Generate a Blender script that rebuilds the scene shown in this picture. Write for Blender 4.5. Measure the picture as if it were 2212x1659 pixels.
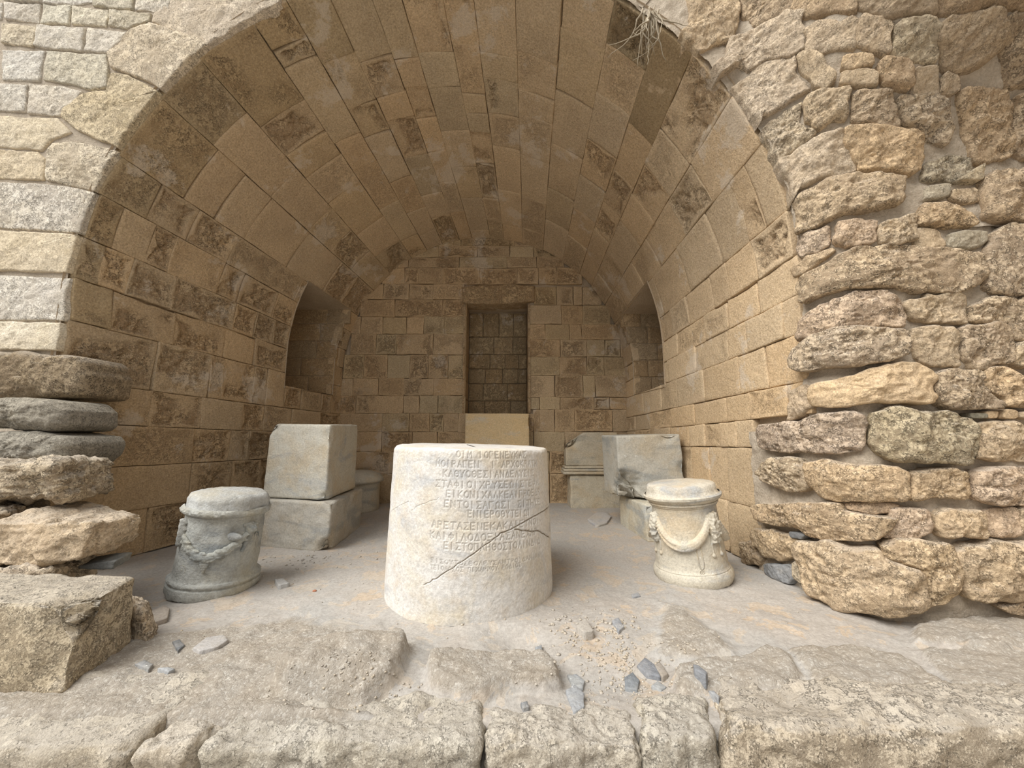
import bpy, math, random
import numpy as np

random.seed(7)
rng = np.random.default_rng(11)
PI = math.pi
for o in list(bpy.data.objects):
    bpy.data.objects.remove(o)
scene = bpy.context.scene
COL = scene.collection

# ------------------------------------------------------------------ camera
cam_data = bpy.data.cameras.new('camera')
cam_data.sensor_width = 36.0
cam_data.lens = 830.0 / 2212.0 * 36.0
cam_data.clip_start = 0.05
cam = bpy.data.objects.new('camera', cam_data)
COL.objects.link(cam)
cam.location = (0.0, 0.0, 1.0)
cam.rotation_euler = (math.radians(90 + 7.2), 0.0, 0.0)
scene.camera = cam

# ------------------------------------------------------------------ light
world = bpy.data.worlds.new('overcast_sky')
scene.world = world
world.use_nodes = True
bg = world.node_tree.nodes['Background']
bg.inputs[1].default_value = 1.0
# standard overcast sky: the zenith is three times as bright as the horizon, L = Lz (1 + 2 sin e) / 3
wnt = world.node_tree
wtc = wnt.nodes.new('ShaderNodeTexCoord')
wsx = wnt.nodes.new('ShaderNodeSeparateXYZ')
wnt.links.new(wtc.outputs['Generated'], wsx.inputs[0])
wmr = wnt.nodes.new('ShaderNodeMapRange')
wnt.links.new(wsx.outputs['Z'], wmr.inputs['Value'])
wmr.inputs['From Min'].default_value = 0.0; wmr.inputs['From Max'].default_value = 1.0
wmr.inputs['To Min'].default_value = 1.0 / 3.0; wmr.inputs['To Max'].default_value = 1.0
wvm = wnt.nodes.new('ShaderNodeVectorMath'); wvm.operation = 'SCALE'
wvm.inputs[0].default_value = (0.95, 0.975, 1.0)
wnt.links.new(wmr.outputs[0], wvm.inputs['Scale'])
wnt.links.new(wvm.outputs[0], bg.inputs[0])
bg.inputs[1].default_value = 1.0

sun_data = bpy.data.lights.new('hazy_sun', 'SUN')
sun_data.energy = 3.8
sun_data.angle = math.radians(48)
sun_data.color = (1.0, 0.965, 0.91)
sun = bpy.data.objects.new('hazy_sun', sun_data)
COL.objects.link(sun)
sun.location = (-3, -4, 8)
# light comes from the front, upper left
from mathutils import Vector
sun.rotation_euler = Vector((0.70, 0.50, -1.0)).to_track_quat('-Z', 'Y').to_euler()

vs = scene.view_settings
vs.view_transform = 'Standard'
vs.look = 'None'
vs.gamma = 1.0
vs.use_curve_mapping = False
vs.exposure = 0.32

# ------------------------------------------------------------------ noise
def _hash(ix, iy, iz):
    h = (ix * 374761393 + iy * 668265263 + iz * 2147483647 + 1274126177) & 0xFFFFFFFF
    h = ((h ^ (h >> 13)) * 1274126177) & 0xFFFFFFFF
    h = ((h ^ (h >> 16)) * 2246822519) & 0xFFFFFFFF
    return (h ^ (h >> 15)) / 4294967295.0

def vnoise(p):
    f = np.floor(p)
    i = f.astype(np.int64) + 100000
    t = p - f
    t = t * t * t * (t * (t * 6 - 15) + 10)
    x, y, z = i[:, 0], i[:, 1], i[:, 2]
    tx, ty, tz = t[:, 0], t[:, 1], t[:, 2]
    def l(a, b, k): return a + (b - a) * k
    c = l(l(l(_hash(x, y, z), _hash(x + 1, y, z), tx), l(_hash(x, y + 1, z), _hash(x + 1, y + 1, z), tx), ty),
          l(l(_hash(x, y, z + 1), _hash(x + 1, y, z + 1), tx), l(_hash(x, y + 1, z + 1), _hash(x + 1, y + 1, z + 1), tx), ty), tz)
    return c * 2 - 1

def fbm(p, octv=3, gain=0.5):
    a, s, tot = 1.0, 0.0, 0.0
    q = np.array(p, float)
    for k in range(octv):
        s = s + a * vnoise(q + 17.3 * k)
        tot += a
        a *= gain
        q = q * 2.03
    return s / tot

def sstep(a, b, x):
    t = np.clip((x - a) / (b - a), 0, 1)
    return t * t * (3 - 2 * t)

# ------------------------------------------------------------------ materials
def newmat(name):
    m = bpy.data.materials.new(name)
    m.use_nodes = True
    nt = m.node_tree
    return m, nt, nt.nodes['Principled BSDF']

def coords(nt, scale=1.0, rand=True):
    tc = nt.nodes.new('ShaderNodeTexCoord')
    if not rand:
        return tc.outputs['Object']
    oi = nt.nodes.new('ShaderNodeObjectInfo')
    mul = nt.nodes.new('ShaderNodeMath'); mul.operation = 'MULTIPLY'
    nt.links.new(oi.outputs['Random'], mul.inputs[0]); mul.inputs[1].default_value = 57.0
    add = nt.nodes.new('ShaderNodeVectorMath'); add.operation = 'ADD'
    nt.links.new(tc.outputs['Object'], add.inputs[0]); nt.links.new(mul.outputs[0], add.inputs[1])
    return add.outputs[0]

def noise_n(nt, vec, scale, detail=5, rough=0.6, dist=0.0):
    n = nt.nodes.new('ShaderNodeTexNoise')
    nt.links.new(vec, n.inputs['Vector'])
    n.inputs['Scale'].default_value = scale
    n.inputs['Detail'].default_value = detail
    n.inputs['Roughness'].default_value = rough
    n.inputs['Distortion'].default_value = dist
    return n.outputs['Fac']

def ramp(nt, fac, a, b, ca=(0, 0, 0, 1), cb=(1, 1, 1, 1)):
    r = nt.nodes.new('ShaderNodeValToRGB')
    nt.links.new(fac, r.inputs[0])
    r.color_ramp.elements[0].position = a; r.color_ramp.elements[0].color = ca
    r.color_ramp.elements[1].position = b; r.color_ramp.elements[1].color = cb
    return r.outputs['Color']

def mixc(nt, fac, a, b, mode='MIX'):
    m = nt.nodes.new('ShaderNodeMix'); m.data_type = 'RGBA'; m.blend_type = mode
    for sock, val in ((m.inputs[0], fac), (m.inputs[6], a), (m.inputs[7], b)):
        if isinstance(val, (int, float)):
            sock.default_value = val
        elif isinstance(val, tuple):
            sock.default_value = val if len(val) == 4 else (*val, 1)
        else:
            nt.links.new(val, sock)
    return m.outputs[2]

def mth(nt, op, a, b):
    m = nt.nodes.new('ShaderNodeMath'); m.operation = op
    for sock, val in ((m.inputs[0], a), (m.inputs[1], b)):
        if isinstance(val, (int, float)): sock.default_value = val
        else: nt.links.new(val, sock)
    return m.outputs[0]

def bump(nt, h, strength, dist, bs):
    b = nt.nodes.new('ShaderNodeBump')
    b.inputs['Strength'].default_value = strength
    b.inputs['Distance'].default_value = dist
    nt.links.new(h, b.inputs['Height'])
    nt.links.new(b.outputs['Normal'], bs.inputs['Normal'])

def stone_material(name, c1, c2, pit_shade, pale, bs=1.0, fine=55.0, lime=0.0, ps=1.0, pitmix=0.62, bd=0.02, dust=0.0):
    """porous sandstone; object colour tints it, object alpha sets how pitted it is"""
    m, nt, bsdf = newmat(name)
    v = coords(nt)
    oi = nt.nodes.new('ShaderNodeObjectInfo')
    big = noise_n(nt, v, 3.0, 5, 0.62)
    mid = noise_n(nt, v, 13 * ps, 6, 0.66)
    fin = noise_n(nt, v, fine, 4, 0.65)
    pit_n = noise_n(nt, v, 32 * ps, 5, 0.66, 0.1)
    region = noise_n(nt, v, 4.5, 3, 0.55)
    vor = nt.nodes.new('ShaderNodeTexVoronoi'); nt.links.new(v, vor.inputs['Vector'])
    vor.inputs['Scale'].default_value = 62 * ps; vor.inputs['Randomness'].default_value = 1.0
    col = mixc(nt, ramp(nt, big, 0.36, 0.64), c1, c2)
    col = mixc(nt, mth(nt, 'MULTIPLY', ramp(nt, mid, 0.46, 0.74), 0.45), col, pale)
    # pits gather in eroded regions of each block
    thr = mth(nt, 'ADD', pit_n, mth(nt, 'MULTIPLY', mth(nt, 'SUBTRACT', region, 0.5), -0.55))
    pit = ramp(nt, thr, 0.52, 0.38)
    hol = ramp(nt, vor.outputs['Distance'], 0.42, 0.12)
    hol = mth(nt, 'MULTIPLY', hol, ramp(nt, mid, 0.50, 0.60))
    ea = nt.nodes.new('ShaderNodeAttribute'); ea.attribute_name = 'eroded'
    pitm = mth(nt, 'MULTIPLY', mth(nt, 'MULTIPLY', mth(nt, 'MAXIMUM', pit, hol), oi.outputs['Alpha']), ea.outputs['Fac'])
    col = mixc(nt, mth(nt, 'MULTIPLY', pitm, pitmix), col, pit_shade)  # shade inside the pits painted as dark colour, as bump alone is faint
    spk = ramp(nt, fin, 0.30, 0.70, (0.70, 0.685, 0.67, 1), (1.20, 1.20, 1.20, 1))
    col = mixc(nt, 1.0, col, spk, 'MULTIPLY')
    col = mixc(nt, 1.0, col, oi.outputs['Color'], 'MULTIPLY')
    if lime > 0:
        # lime and mortar smears that run across the joints
        geo = nt.nodes.new('ShaderNodeNewGeometry')
        s1 = noise_n(nt, geo.outputs['Position'], 1.7, 9, 0.68, 0.2)
        s2 = noise_n(nt, geo.outputs['Position'], 2.9, 9, 0.70, 0.1)
        col = mixc(nt, mth(nt, 'MULTIPLY', ramp(nt, s1, 0.585, 0.62), lime * 0.75), col, (0.66, 0.57, 0.46))
        col = mixc(nt, mth(nt, 'MULTIPLY', ramp(nt, s2, 0.60, 0.63), lime), col, (0.56, 0.42, 0.275))
    if dust > 0:
        # pale dust lying on the upward faces
        g2 = nt.nodes.new('ShaderNodeNewGeometry'); sp = nt.nodes.new('ShaderNodeSeparateXYZ')
        nt.links.new(g2.outputs['Normal'], sp.inputs[0])
        dz = ramp(nt, mth(nt, 'ADD', sp.outputs['Z'], mth(nt, 'MULTIPLY', mth(nt, 'SUBTRACT', mid, 0.5), 0.4)), 0.45, 1.0)
        col = mixc(nt, mth(nt, 'MULTIPLY', dz, dust), col, (0.515, 0.485, 0.44))
    nt.links.new(col, bsdf.inputs['Base Color'])
    bsdf.inputs['Roughness'].default_value = 0.93
    bsdf.inputs['Specular IOR Level'].default_value = 0.12
    h = mth(nt, 'ADD', mth(nt, 'MULTIPLY', fin, 0.30), mth(nt, 'MULTIPLY', mid, 0.5))
    h = mth(nt, 'SUBTRACT', h, mth(nt, 'MULTIPLY', pitm, 0.9))
    bump(nt, h, bs, bd, bsdf)
    return m

M = {}
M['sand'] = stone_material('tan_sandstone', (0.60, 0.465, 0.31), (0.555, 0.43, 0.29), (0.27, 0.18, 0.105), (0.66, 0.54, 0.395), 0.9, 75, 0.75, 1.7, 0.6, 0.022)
M['rough'] = stone_material('weathered_sandstone', (0.555, 0.465, 0.36), (0.60, 0.49, 0.36), (0.24, 0.18, 0.13), (0.67, 0.595, 0.50), 1.0, 85, 0.0, 1.7, 0.62, 0.018, 0.35)
M['pale'] = stone_material('pale_limestone', (0.77, 0.715, 0.625), (0.74, 0.67, 0.55), (0.33, 0.28, 0.225), (0.80, 0.76, 0.69), 1.0, 90, 0.0, 1.7, 0.55, 0.014)
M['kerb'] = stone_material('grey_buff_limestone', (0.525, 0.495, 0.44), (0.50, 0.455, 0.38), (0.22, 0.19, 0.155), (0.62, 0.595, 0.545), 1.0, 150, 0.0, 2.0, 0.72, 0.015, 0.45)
M['dark'] = stone_material('lichen_grey_stone', (0.36, 0.33, 0.27), (0.29, 0.265, 0.22), (0.14, 0.125, 0.10), (0.44, 0.41, 0.35), 1.0, 85, 0.0, 1.7, 0.6, 0.015)

def mortar_material(name, c1, c2, bs):
    m, nt, bsdf = newmat(name)
    v = coords(nt, rand=False)
    a = noise_n(nt, v, 5, 5, 0.6); f = noise_n(nt, v, 70, 5, 0.7)
    col = mixc(nt, ramp(nt, a, 0.35, 0.65), c1, c2)
    col = mixc(nt, 1.0, col, ramp(nt, f, 0.3, 0.7, (0.75, 0.74, 0.72, 1), (1.12, 1.12, 1.12, 1)), 'MULTIPLY')
    nt.links.new(col, bsdf.inputs['Base Color'])
    bsdf.inputs['Roughness'].default_value = 0.95
    bsdf.inputs['Specular IOR Level'].default_value = 0.1
    bump(nt, mth(nt, 'ADD', f, mth(nt, 'MULTIPLY', a, 2.0)), bs, 0.02, bsdf)
    return m
M['mortar'] = mortar_material('lime_mortar', (0.52, 0.41, 0.29), (0.60, 0.49, 0.36), 0.6)
M['mortar_pale'] = mortar_material('pale_lime_mortar', (0.52, 0.44, 0.345), (0.60, 0.52, 0.42), 0.7)

def floor_material():
    m, nt, bsdf = newmat('dusty_bedrock')
    v = coords(nt, rand=False)
    a = noise_n(nt, v, 1.6, 5, 0.6, 0.6); b = noise_n(nt, v, 5, 6, 0.65, 0.5)
    f = noise_n(nt, v, 60, 6, 0.75); g = noise_n(nt, v, 170, 3, 0.6)
    col = mixc(nt, ramp(nt, a, 0.38, 0.62), (0.50, 0.415, 0.325), (0.47, 0.44, 0.395))
    col = mixc(nt, mth(nt, 'MULTIPLY', ramp(nt, b, 0.56, 0.70), 0.5), col, (0.52, 0.42, 0.32))
    col = mixc(nt, mth(nt, 'MULTIPLY', ramp(nt, b, 0.44, 0.32), 0.6), col, (0.40, 0.395, 0.385))
    col = mixc(nt, 1.0, col, ramp(nt, f, 0.32, 0.68, (0.78, 0.77, 0.76, 1), (1.14, 1.14, 1.14, 1)), 'MULTIPLY')
    col = mixc(nt, mth(nt, 'MULTIPLY', ramp(nt, g, 0.70, 0.74), 0.45), col, (0.72, 0.68, 0.62))
    at = nt.nodes.new('ShaderNodeAttribute'); at.attribute_name = 'bedrock'
    pn = noise_n(nt, v, 75, 5, 0.68)
    rc = mixc(nt, ramp(nt, b, 0.38, 0.62), (0.545, 0.52, 0.475), (0.52, 0.47, 0.40))
    rc = mixc(nt, 1.0, rc, ramp(nt, f, 0.30, 0.70, (0.68, 0.67, 0.66, 1), (1.22, 1.22, 1.22, 1)), 'MULTIPLY')
    rc = mixc(nt, mth(nt, 'MULTIPLY', ramp(nt, pn, 0.44, 0.34), 0.5), rc, (0.27, 0.225, 0.175))
    rk = ramp(nt, mth(nt, 'ADD', at.outputs['Fac'], mth(nt, 'MULTIPLY', mth(nt, 'SUBTRACT', b, 0.5), 0.9)), 0.35, 0.75)
    col = mixc(nt, rk, col, rc)
    nt.links.new(col, bsdf.inputs['Base Color'])
    bsdf.inputs['Roughness'].default_value = 0.95
    bsdf.inputs['Specular IOR Level'].default_value = 0.1
    hh = mth(nt, 'ADD', mth(nt, 'MULTIPLY', f, 0.6), mth(nt, 'MULTIPLY', b, 1.2))
    hh = mth(nt, 'ADD', hh, mth(nt, 'MULTIPLY', mth(nt, 'MULTIPLY', pn, rk), 1.4))
    bump(nt, hh, 0.8, 0.010, bsdf)
    return m
M['floor'] = floor_material()

def marble_material(name, base, grey, warm, stain, bs=0.35, vein=(1.0, 0.3, -1.6)):
    m, nt, bsdf = newmat(name)
    v = coords(nt)
    oi = nt.nodes.new('ShaderNodeObjectInfo')
    mp = nt.nodes.new('ShaderNodeMapping'); nt.links.new(v, mp.inputs[0])
    mp.inputs['Rotation'].default_value = (0.0, math.radians(38), 0.0)
    mp.inputs['Scale'].default_value = (1.0, 1.0, 3.2)
    st = noise_n(nt, mp.outputs[0], 2.1, 5, 0.6, 0.7)
    a = noise_n(nt, v, 2.6, 6, 0.62, 0.3); b = noise_n(nt, v, 11, 6, 0.66)
    f = noise_n(nt, v, 70, 5, 0.7); s = noise_n(nt, v, 38, 4, 0.6)
    col = mixc(nt, ramp(nt, st, 0.52, 0.64), base, grey)
    col = mixc(nt, mth(nt, 'MULTIPLY', ramp(nt, a, 0.50, 0.66), 0.75), col, warm)
    col = mixc(nt, mth(nt, 'MULTIPLY', ramp(nt, b, 0.52, 0.70), 0.6), col, stain)
    col = mixc(nt, mth(nt, 'MULTIPLY', ramp(nt, s, 0.66, 0.72), 0.5), col, (0.86, 0.85, 0.82))
    col = mixc(nt, 1.0, col, ramp(nt, f, 0.3, 0.7, (0.76, 0.76, 0.76, 1), (1.14, 1.14, 1.14, 1)), 'MULTIPLY')
    col = mixc(nt, 1.0, col, oi.outputs['Color'], 'MULTIPLY')
    nt.links.new(col, bsdf.inputs['Base Color'])
    bsdf.inputs['Roughness'].default_value = 0.72
    bsdf.inputs['Specular IOR Level'].default_value = 0.25
    bump(nt, mth(nt, 'ADD', mth(nt, 'MULTIPLY', f, 0.5), b), bs, 0.015, bsdf)
    return m
M['marble'] = marble_material('white_veined_marble', (0.665, 0.65, 0.62), (0.52, 0.525, 0.525), (0.63, 0.56, 0.43), (0.57, 0.50, 0.41), 0.45)
M['marble_grey'] = marble_material('grey_marble', (0.49, 0.465, 0.41), (0.355, 0.355, 0.335), (0.48, 0.40, 0.285), (0.37, 0.34, 0.285), 0.45)
M['marble_altar'] = marble_material('blue_grey_marble', (0.43, 0.435, 0.42), (0.27, 0.29, 0.305), (0.45, 0.41, 0.32), (0.29, 0.28, 0.25), 0.9)
M['marble_cream'] = marble_material('cream_marble', (0.615, 0.58, 0.50), (0.445, 0.45, 0.445), (0.58, 0.475, 0.33), (0.47, 0.41, 0.32), 0.6)
M['marble_tan'] = marble_material('honey_marble', (0.60, 0.475, 0.30), (0.55, 0.50, 0.42), (0.62, 0.47, 0.27), (0.54, 0.39, 0.22), 0.25)
M['slate'] = marble_material('slate', (0.245, 0.25, 0.255), (0.17, 0.18, 0.19), (0.33, 0.31, 0.275), (0.35, 0.335, 0.31), 0.7)
M['chip'] = marble_material('grey_schist', (0.46, 0.44, 0.41), (0.36, 0.36, 0.36), (0.50, 0.44, 0.35), (0.42, 0.38, 0.32), 0.6)
M['groove'] = mortar_material('carving_tone', (0.62, 0.60, 0.565), (0.58, 0.555, 0.51), 0.3)
M['crackdirt'] = mortar_material('dirt_in_crack', (0.22, 0.18, 0.13), (0.30, 0.24, 0.17), 0.3)
M['root'] = mortar_material('dry_root', (0.50, 0.44, 0.34), (0.36, 0.30, 0.22), 0.4)
M['terracotta'] = mortar_material('terracotta', (0.45, 0.20, 0.12), (0.40, 0.17, 0.10), 0.3)

# ------------------------------------------------------------------ object helpers
def mesh_from(name, verts, quads=None, tris=None, smooth=True, ero=None):
    me = bpy.data.meshes.new(name)
    verts = np.asarray(verts, np.float32)
    nq = 0 if quads is None else len(quads)
    nt_ = 0 if tris is None else len(tris)
    me.vertices.add(len(verts)); me.vertices.foreach_set('co', verts.ravel())
    idx = []
    if nq: idx.append(np.asarray(quads, np.int32).ravel())
    if nt_: idx.append(np.asarray(tris, np.int32).ravel())
    idx = np.concatenate(idx)
    me.loops.add(len(idx)); me.loops.foreach_set('vertex_index', idx)
    me.polygons.add(nq + nt_)
    starts = np.concatenate([np.arange(nq) * 4, nq * 4 + np.arange(nt_) * 3]).astype(np.int32)
    me.polygons.foreach_set('loop_start', starts)
    me.polygons.foreach_set('loop_total', np.concatenate([np.full(nq, 4), np.full(nt_, 3)]).astype(np.int32))
    me.polygons.foreach_set('use_smooth', np.full(nq + nt_, smooth, bool))
    me.update(calc_edges=True)
    me.validate()
    at = me.attributes.new('eroded', 'FLOAT', 'POINT')
    at.data.foreach_set('value', np.ones(len(verts), np.float32) if ero is None else np.asarray(ero, np.float32))
    return me

def link(name, me, mat, parent=None, loc=(0, 0, 0), col=(1, 1, 1, 0.5)):
    if mat is not None and len(me.materials) == 0:
        me.materials.append(M[mat] if isinstance(mat, str) else mat)
    o = bpy.data.objects.new(name, me)
    COL.objects.link(o)
    o.location = loc
    o.color = col
    if parent is not None:
        o.parent = parent
    return o

def put(name, verts, quads, tris, mat, parent=None, col=(1, 1, 1, 0.5), smooth=True, base=None, sharp=0, ero=None):
    """mesh object whose origin sits at the middle of its foot (verts are world or parent space)"""
    verts = np.asarray(verts, float)
    if base is None:
        c = (verts.min(0) + verts.max(0)) / 2
        c[2] = verts[:, 2].min()
    else:
        c = np.asarray(base, float)
    me = mesh_from(name, verts - c, quads, tris, smooth, ero)
    if sharp: me.set_sharp_from_angle(angle=math.radians(sharp))
    return link(name, me, mat, parent, tuple(c), col)

def tag(o, label=None, cat=None, group=None, kind=None):
    if label: o['label'] = label
    if cat: o['category'] = cat
    if group: o['group'] = group
    if kind: o['kind'] = kind
    return o

def empty(name, loc, label, cat, group=None):
    o = bpy.data.objects.new(name, None)
    COL.objects.link(o)
    o.empty_display_size = 0.1
    o.location = loc
    return tag(o, label, cat, group)

def grid_faces(n, m, wrap=False):
    i, j = np.meshgrid(np.arange(n - 1), np.arange(m if wrap else m - 1), indexing='ij')
    a = i * m + j; b = i * m + (j + 1) % m
    return np.stack([a, b, b + m, a + m], -1).reshape(-1, 4)

def outline(poly, N, rounds=0):
    p = np.asarray(poly, float)
    for _ in range(rounds):
        nx = np.roll(p, -1, 0)
        p = np.stack([p * 0.87 + nx * 0.13, p * 0.13 + nx * 0.87], 1).reshape(-1, 2)
    nx = np.roll(p, -1, 0)
    L = np.linalg.norm(nx - p, axis=1); per = L.sum()
    out = []
    for a, b, l in zip(p, nx, L):
        k = max(1, int(round(N * l / per)))
        t = np.arange(k)[:, None] / k
        out.append(a + (b - a) * t)
    return np.concatenate(out)

def area_centroid(p):
    x, y = p[:, 0], p[:, 1]; x1, y1 = np.roll(x, -1), np.roll(y, -1)
    cr = x * y1 - x1 * y; A = cr.sum() / 2
    if abs(A) < 1e-9: return p.mean(0), 0
    return np.array([((x + x1) * cr).sum(), ((y + y1) * cr).sum()]) / (6 * A), A

SEED = [0]
def stone(parent, poly, mp, mat='sand', col=(1, 1, 1, 0.5), name='stone_block', gap=0.005, th=0.05, proud=0.0,
          bulge=0.004, rnd=0.012, rough=0.004, freq=7.0, pit=0.0, N=36, nr=6, jit=0.003, rounds=0, tilt=0.0, core=False):
    """one block: outline in wall coordinates (metres), mp(u, v, w) puts it on the wall, w = proud of the face"""
    SEED[0] += 1
    off = np.array([SEED[0] * 3.17, SEED[0] * 1.71, SEED[0] * 2.3])
    p = outline(poly, N, rounds)
    c, A = area_centroid(p)
    if A < 0: p = p[::-1]
    n = len(p)
    d = p - c; r = np.linalg.norm(d, axis=1)
    nj = fbm(np.c_[p * 9, np.zeros(n)] + off, 3) * jit
    p = c + d * ((r - gap + nj) / r)[:, None]
    d = p - c; r = np.linalg.norm(d, axis=1)
    rings = [(np.ones(n), -th, 0.0), (np.ones(n), proud - rnd, 0.35),
             (1 - 0.35 * rnd / r, proud - 0.3 * rnd, 0.8), (1 - rnd / r, proud, 1.0)]
    s0 = 1 - rnd / r
    for k in range(1, nr):
        s = s0 * (1 - k / nr)
        rings.append((s, proud + bulge * (1 - (1 - k / nr) ** 2), 1.0))
    U, W, G, S = [], [], [], []
    for s, w, g in rings:
        U.append(c + d * s[:, None]); W.append(np.full(n, w)); G.append(np.full(n, g)); S.append(s * r)
    U.append(c[None]); W.append(np.array([proud + bulge])); G.append(np.ones(1)); S.append(np.zeros(1))
    S = np.concatenate(S); RR = np.concatenate([np.tile(r, len(rings)), r.mean()[None]])
    U = np.concatenate(U); W = np.concatenate(W); G = np.concatenate(G)
    q = np.c_[U, np.zeros(len(U))] + off
    disp = rough * (fbm(q * freq, 4, 0.55) * 1.1 + 0.9 * (np.abs(fbm(q * freq * 1.4 + 31, 4, 0.6)) - 0.25)) + 0.16 * rough * fbm(q * freq * 7, 3, 0.6)
    ero = np.ones(len(U))
    if core:        # erosion eats the middle of the block and leaves its margins
        inset = RR - S
        ero = sstep(0.012, 0.055, inset + 0.05 * fbm(q * 8 + 5, 3)) * sstep(-0.25, 0.1, fbm(q * 2.6 + 9, 2) + 0.12)
    if pit > 0:
        e = sstep(0.60, 0.15, 0.5 + 0.5 * fbm(q * 17, 4, 0.62))
        if not core: e = e * sstep(-0.1, 0.35, fbm(q * 3.1 + 9, 2) + 0.35)
        disp = disp - pit * e * ero
        if core: disp = disp - 0.25 * pit * ero
    if tilt: W = W + tilt * (U[:, 1] - c[1])
    W = W + disp * G
    V = mp(U[:, 0], U[:, 1], W)
    nring = len(rings)
    quads = grid_faces(nring, n, True)
    last = (nring - 1) * n
    tris = np.stack([last + np.arange(n), last + (np.arange(n) + 1) % n, np.full(n, nring * n)], -1)
    # orientation
    e1 = mp(np.array([c[0]]), np.array([c[1]]), np.array([0.1]))[0] - mp(np.array([c[0]]), np.array([c[1]]), np.array([0.0]))[0]
    nn = np.cross(V[tris[0][1]] - V[tris[0][0]], V[tris[0][2]] - V[tris[0][0]])
    acc = np.zeros(3)
    for t in tris[::3]:
        acc += np.cross(V[t[1]] - V[t[0]], V[t[2]] - V[t[0]])
    if acc @ e1 < 0:
        quads = quads[:, ::-1]; tris = tris[:, ::-1]
    return put(name, V, quads, tris, mat, parent, col, ero=0.12 + 0.88 * ero)

def slab_map(z0=0.0):
    return lambda u, v, w: np.stack([u, v, z0 + w], -1)

def rbox(corners, n=16, r=0.03, rough=0.006, freq=6.0, pit=0.0, chips=()):
    """rounded block from eight corners (bottom 4 then top 4, counter-clockwise): verts, quads"""
    C = np.asarray(corners, float)
    size = np.array([np.linalg.norm(C[1] - C[0]), np.linalg.norm(C[3] - C[0]), np.linalg.norm(C[4] - C[0])])
    half = size / 2
    lin = np.linspace(-1, 1, n)
    lin = np.sign(lin) * (1 - (1 - np.abs(lin)) ** 1.0)
    V, Q = [], []
    off = 0
    for ax in range(3):
        for sg in (-1, 1):
            a, b = np.meshgrid(lin, lin, indexing='ij')
            P = np.zeros((n * n, 3))
            P[:, ax] = sg
            P[:, (ax + 1) % 3] = a.ravel(); P[:, (ax + 2) % 3] = b.ravel()
            f = grid_faces(n, n) + off
            if sg < 0: f = f[:, ::-1]
            V.append(P); Q.append(f); off += n * n
    V = np.concatenate(V); Q = np.concatenate(Q)
    # weld shared borders
    key = np.round(V * 1e5).astype(np.int64)
    _, first, inv = np.unique(key, axis=0, return_index=True, return_inverse=True)
    V = V[first]; Q = inv.ravel()[Q]
    X = V * half
    inner = np.clip(X, -(half - r), half - r)
    dv = X - inner
    L = np.linalg.norm(dv, axis=1, keepdims=True)
    nrm = np.where(L > 1e-9, dv / np.maximum(L, 1e-9), V)
    X = inner + nrm * np.minimum(r, np.where(L > 0, r, 0))
    t = X / half / 2 + 0.5
    x, y, z = t[:, :1], t[:, 1:2], t[:, 2:]
    P = ((C[0] * (1 - x) + C[1] * x) * (1 - y) + (C[3] * (1 - x) + C[2] * x) * y) * (1 - z) + \
        ((C[4] * (1 - x) + C[5] * x) * (1 - y) + (C[7] * (1 - x) + C[6] * x) * y) * z
    ex = (C[1] - C[0]) / size[0]; ey = (C[3] - C[0]) / size[1]; ez = (C[4] - C[0]) / size[2]
    N3 = nrm[:, :1] * ex + nrm[:, 1:2] * ey + nrm[:, 2:] * ez
    SEED[0] += 1
    q = P + SEED[0] * 2.71
    dsp = rough * (fbm(q * freq, 4, 0.55) * 1.1 + 0.9 * (np.abs(fbm(q * freq * 1.4 + 31, 4, 0.6)) - 0.25)) + 0.16 * rough * fbm(q * freq * 7, 3, 0.6)
    if pit > 0:
        dsp = dsp - pit * sstep(0.50, 0.15, 0.5 + 0.5 * fbm(q * 11, 4, 0.6))
    P = P + N3 * dsp[:, None]
    for cc, rad, dep in chips:
        dd = np.linalg.norm(P - np.asarray(cc), axis=1)
        k = sstep(rad, rad * 0.2, dd + 0.25 * rad * fbm(q * 9, 3))
        P = P - N3 * (dep * k)[:, None]
    return P, Q

def box_corners(x0, x1, y0, y1, z0, z1, rot=0.0):
    c = np.array([(x0, y0), (x1, y0), (x1, y1), (x0, y1)], float)
    m = c.mean(0); s, k = math.sin(rot), math.cos(rot)
    c = (c - m) @ np.array([[k, s], [-s, k]]) + m
    return [(*p, z0) for p in c] + [(*p, z1) for p in c]

def tube(pts, rad, seg=8, closed=False):
    P = np.asarray(pts, float); n = len(P)
    rad = np.broadcast_to(np.asarray(rad, float), (n,))
    T = np.gradient(P, axis=0); T /= np.maximum(np.linalg.norm(T, axis=1, keepdims=True), 1e-9)
    up = np.array([0.12, -0.99, 0.05]); A = np.cross(T, up)
    A /= np.maximum(np.linalg.norm(A, axis=1, keepdims=True), 1e-9)
    B = np.cross(T, A)
    ang = np.arange(seg) / seg * 2 * PI
    V = (P[:, None] + rad[:, None, None] * (np.cos(ang)[None, :, None] * A[:, None] + np.sin(ang)[None, :, None] * B[:, None])).reshape(-1, 3)
    Q = grid_faces(n, seg, True)
    V = np.concatenate([V, P[:1], P[-1:]])
    a = np.arange(seg)
    T1 = np.stack([(a + 1) % seg, a, np.full(seg, n * seg)], -1)
    T2 = np.stack([(n - 1) * seg + a, (n - 1) * seg + (a + 1) % seg, np.full(seg, n * seg + 1)], -1)
    return V, Q, np.concatenate([T1, T2])

def join(parts):
    V, Q, T, o = [], [], [], 0
    for v, q, t in parts:
        V.append(v)
        if q is not None and len(q): Q.append(np.asarray(q) + o)
        if t is not None and len(t): T.append(np.asarray(t) + o)
        o += len(v)
    return np.concatenate(V), (np.concatenate(Q) if Q else None), (np.concatenate(T) if T else None)

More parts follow.
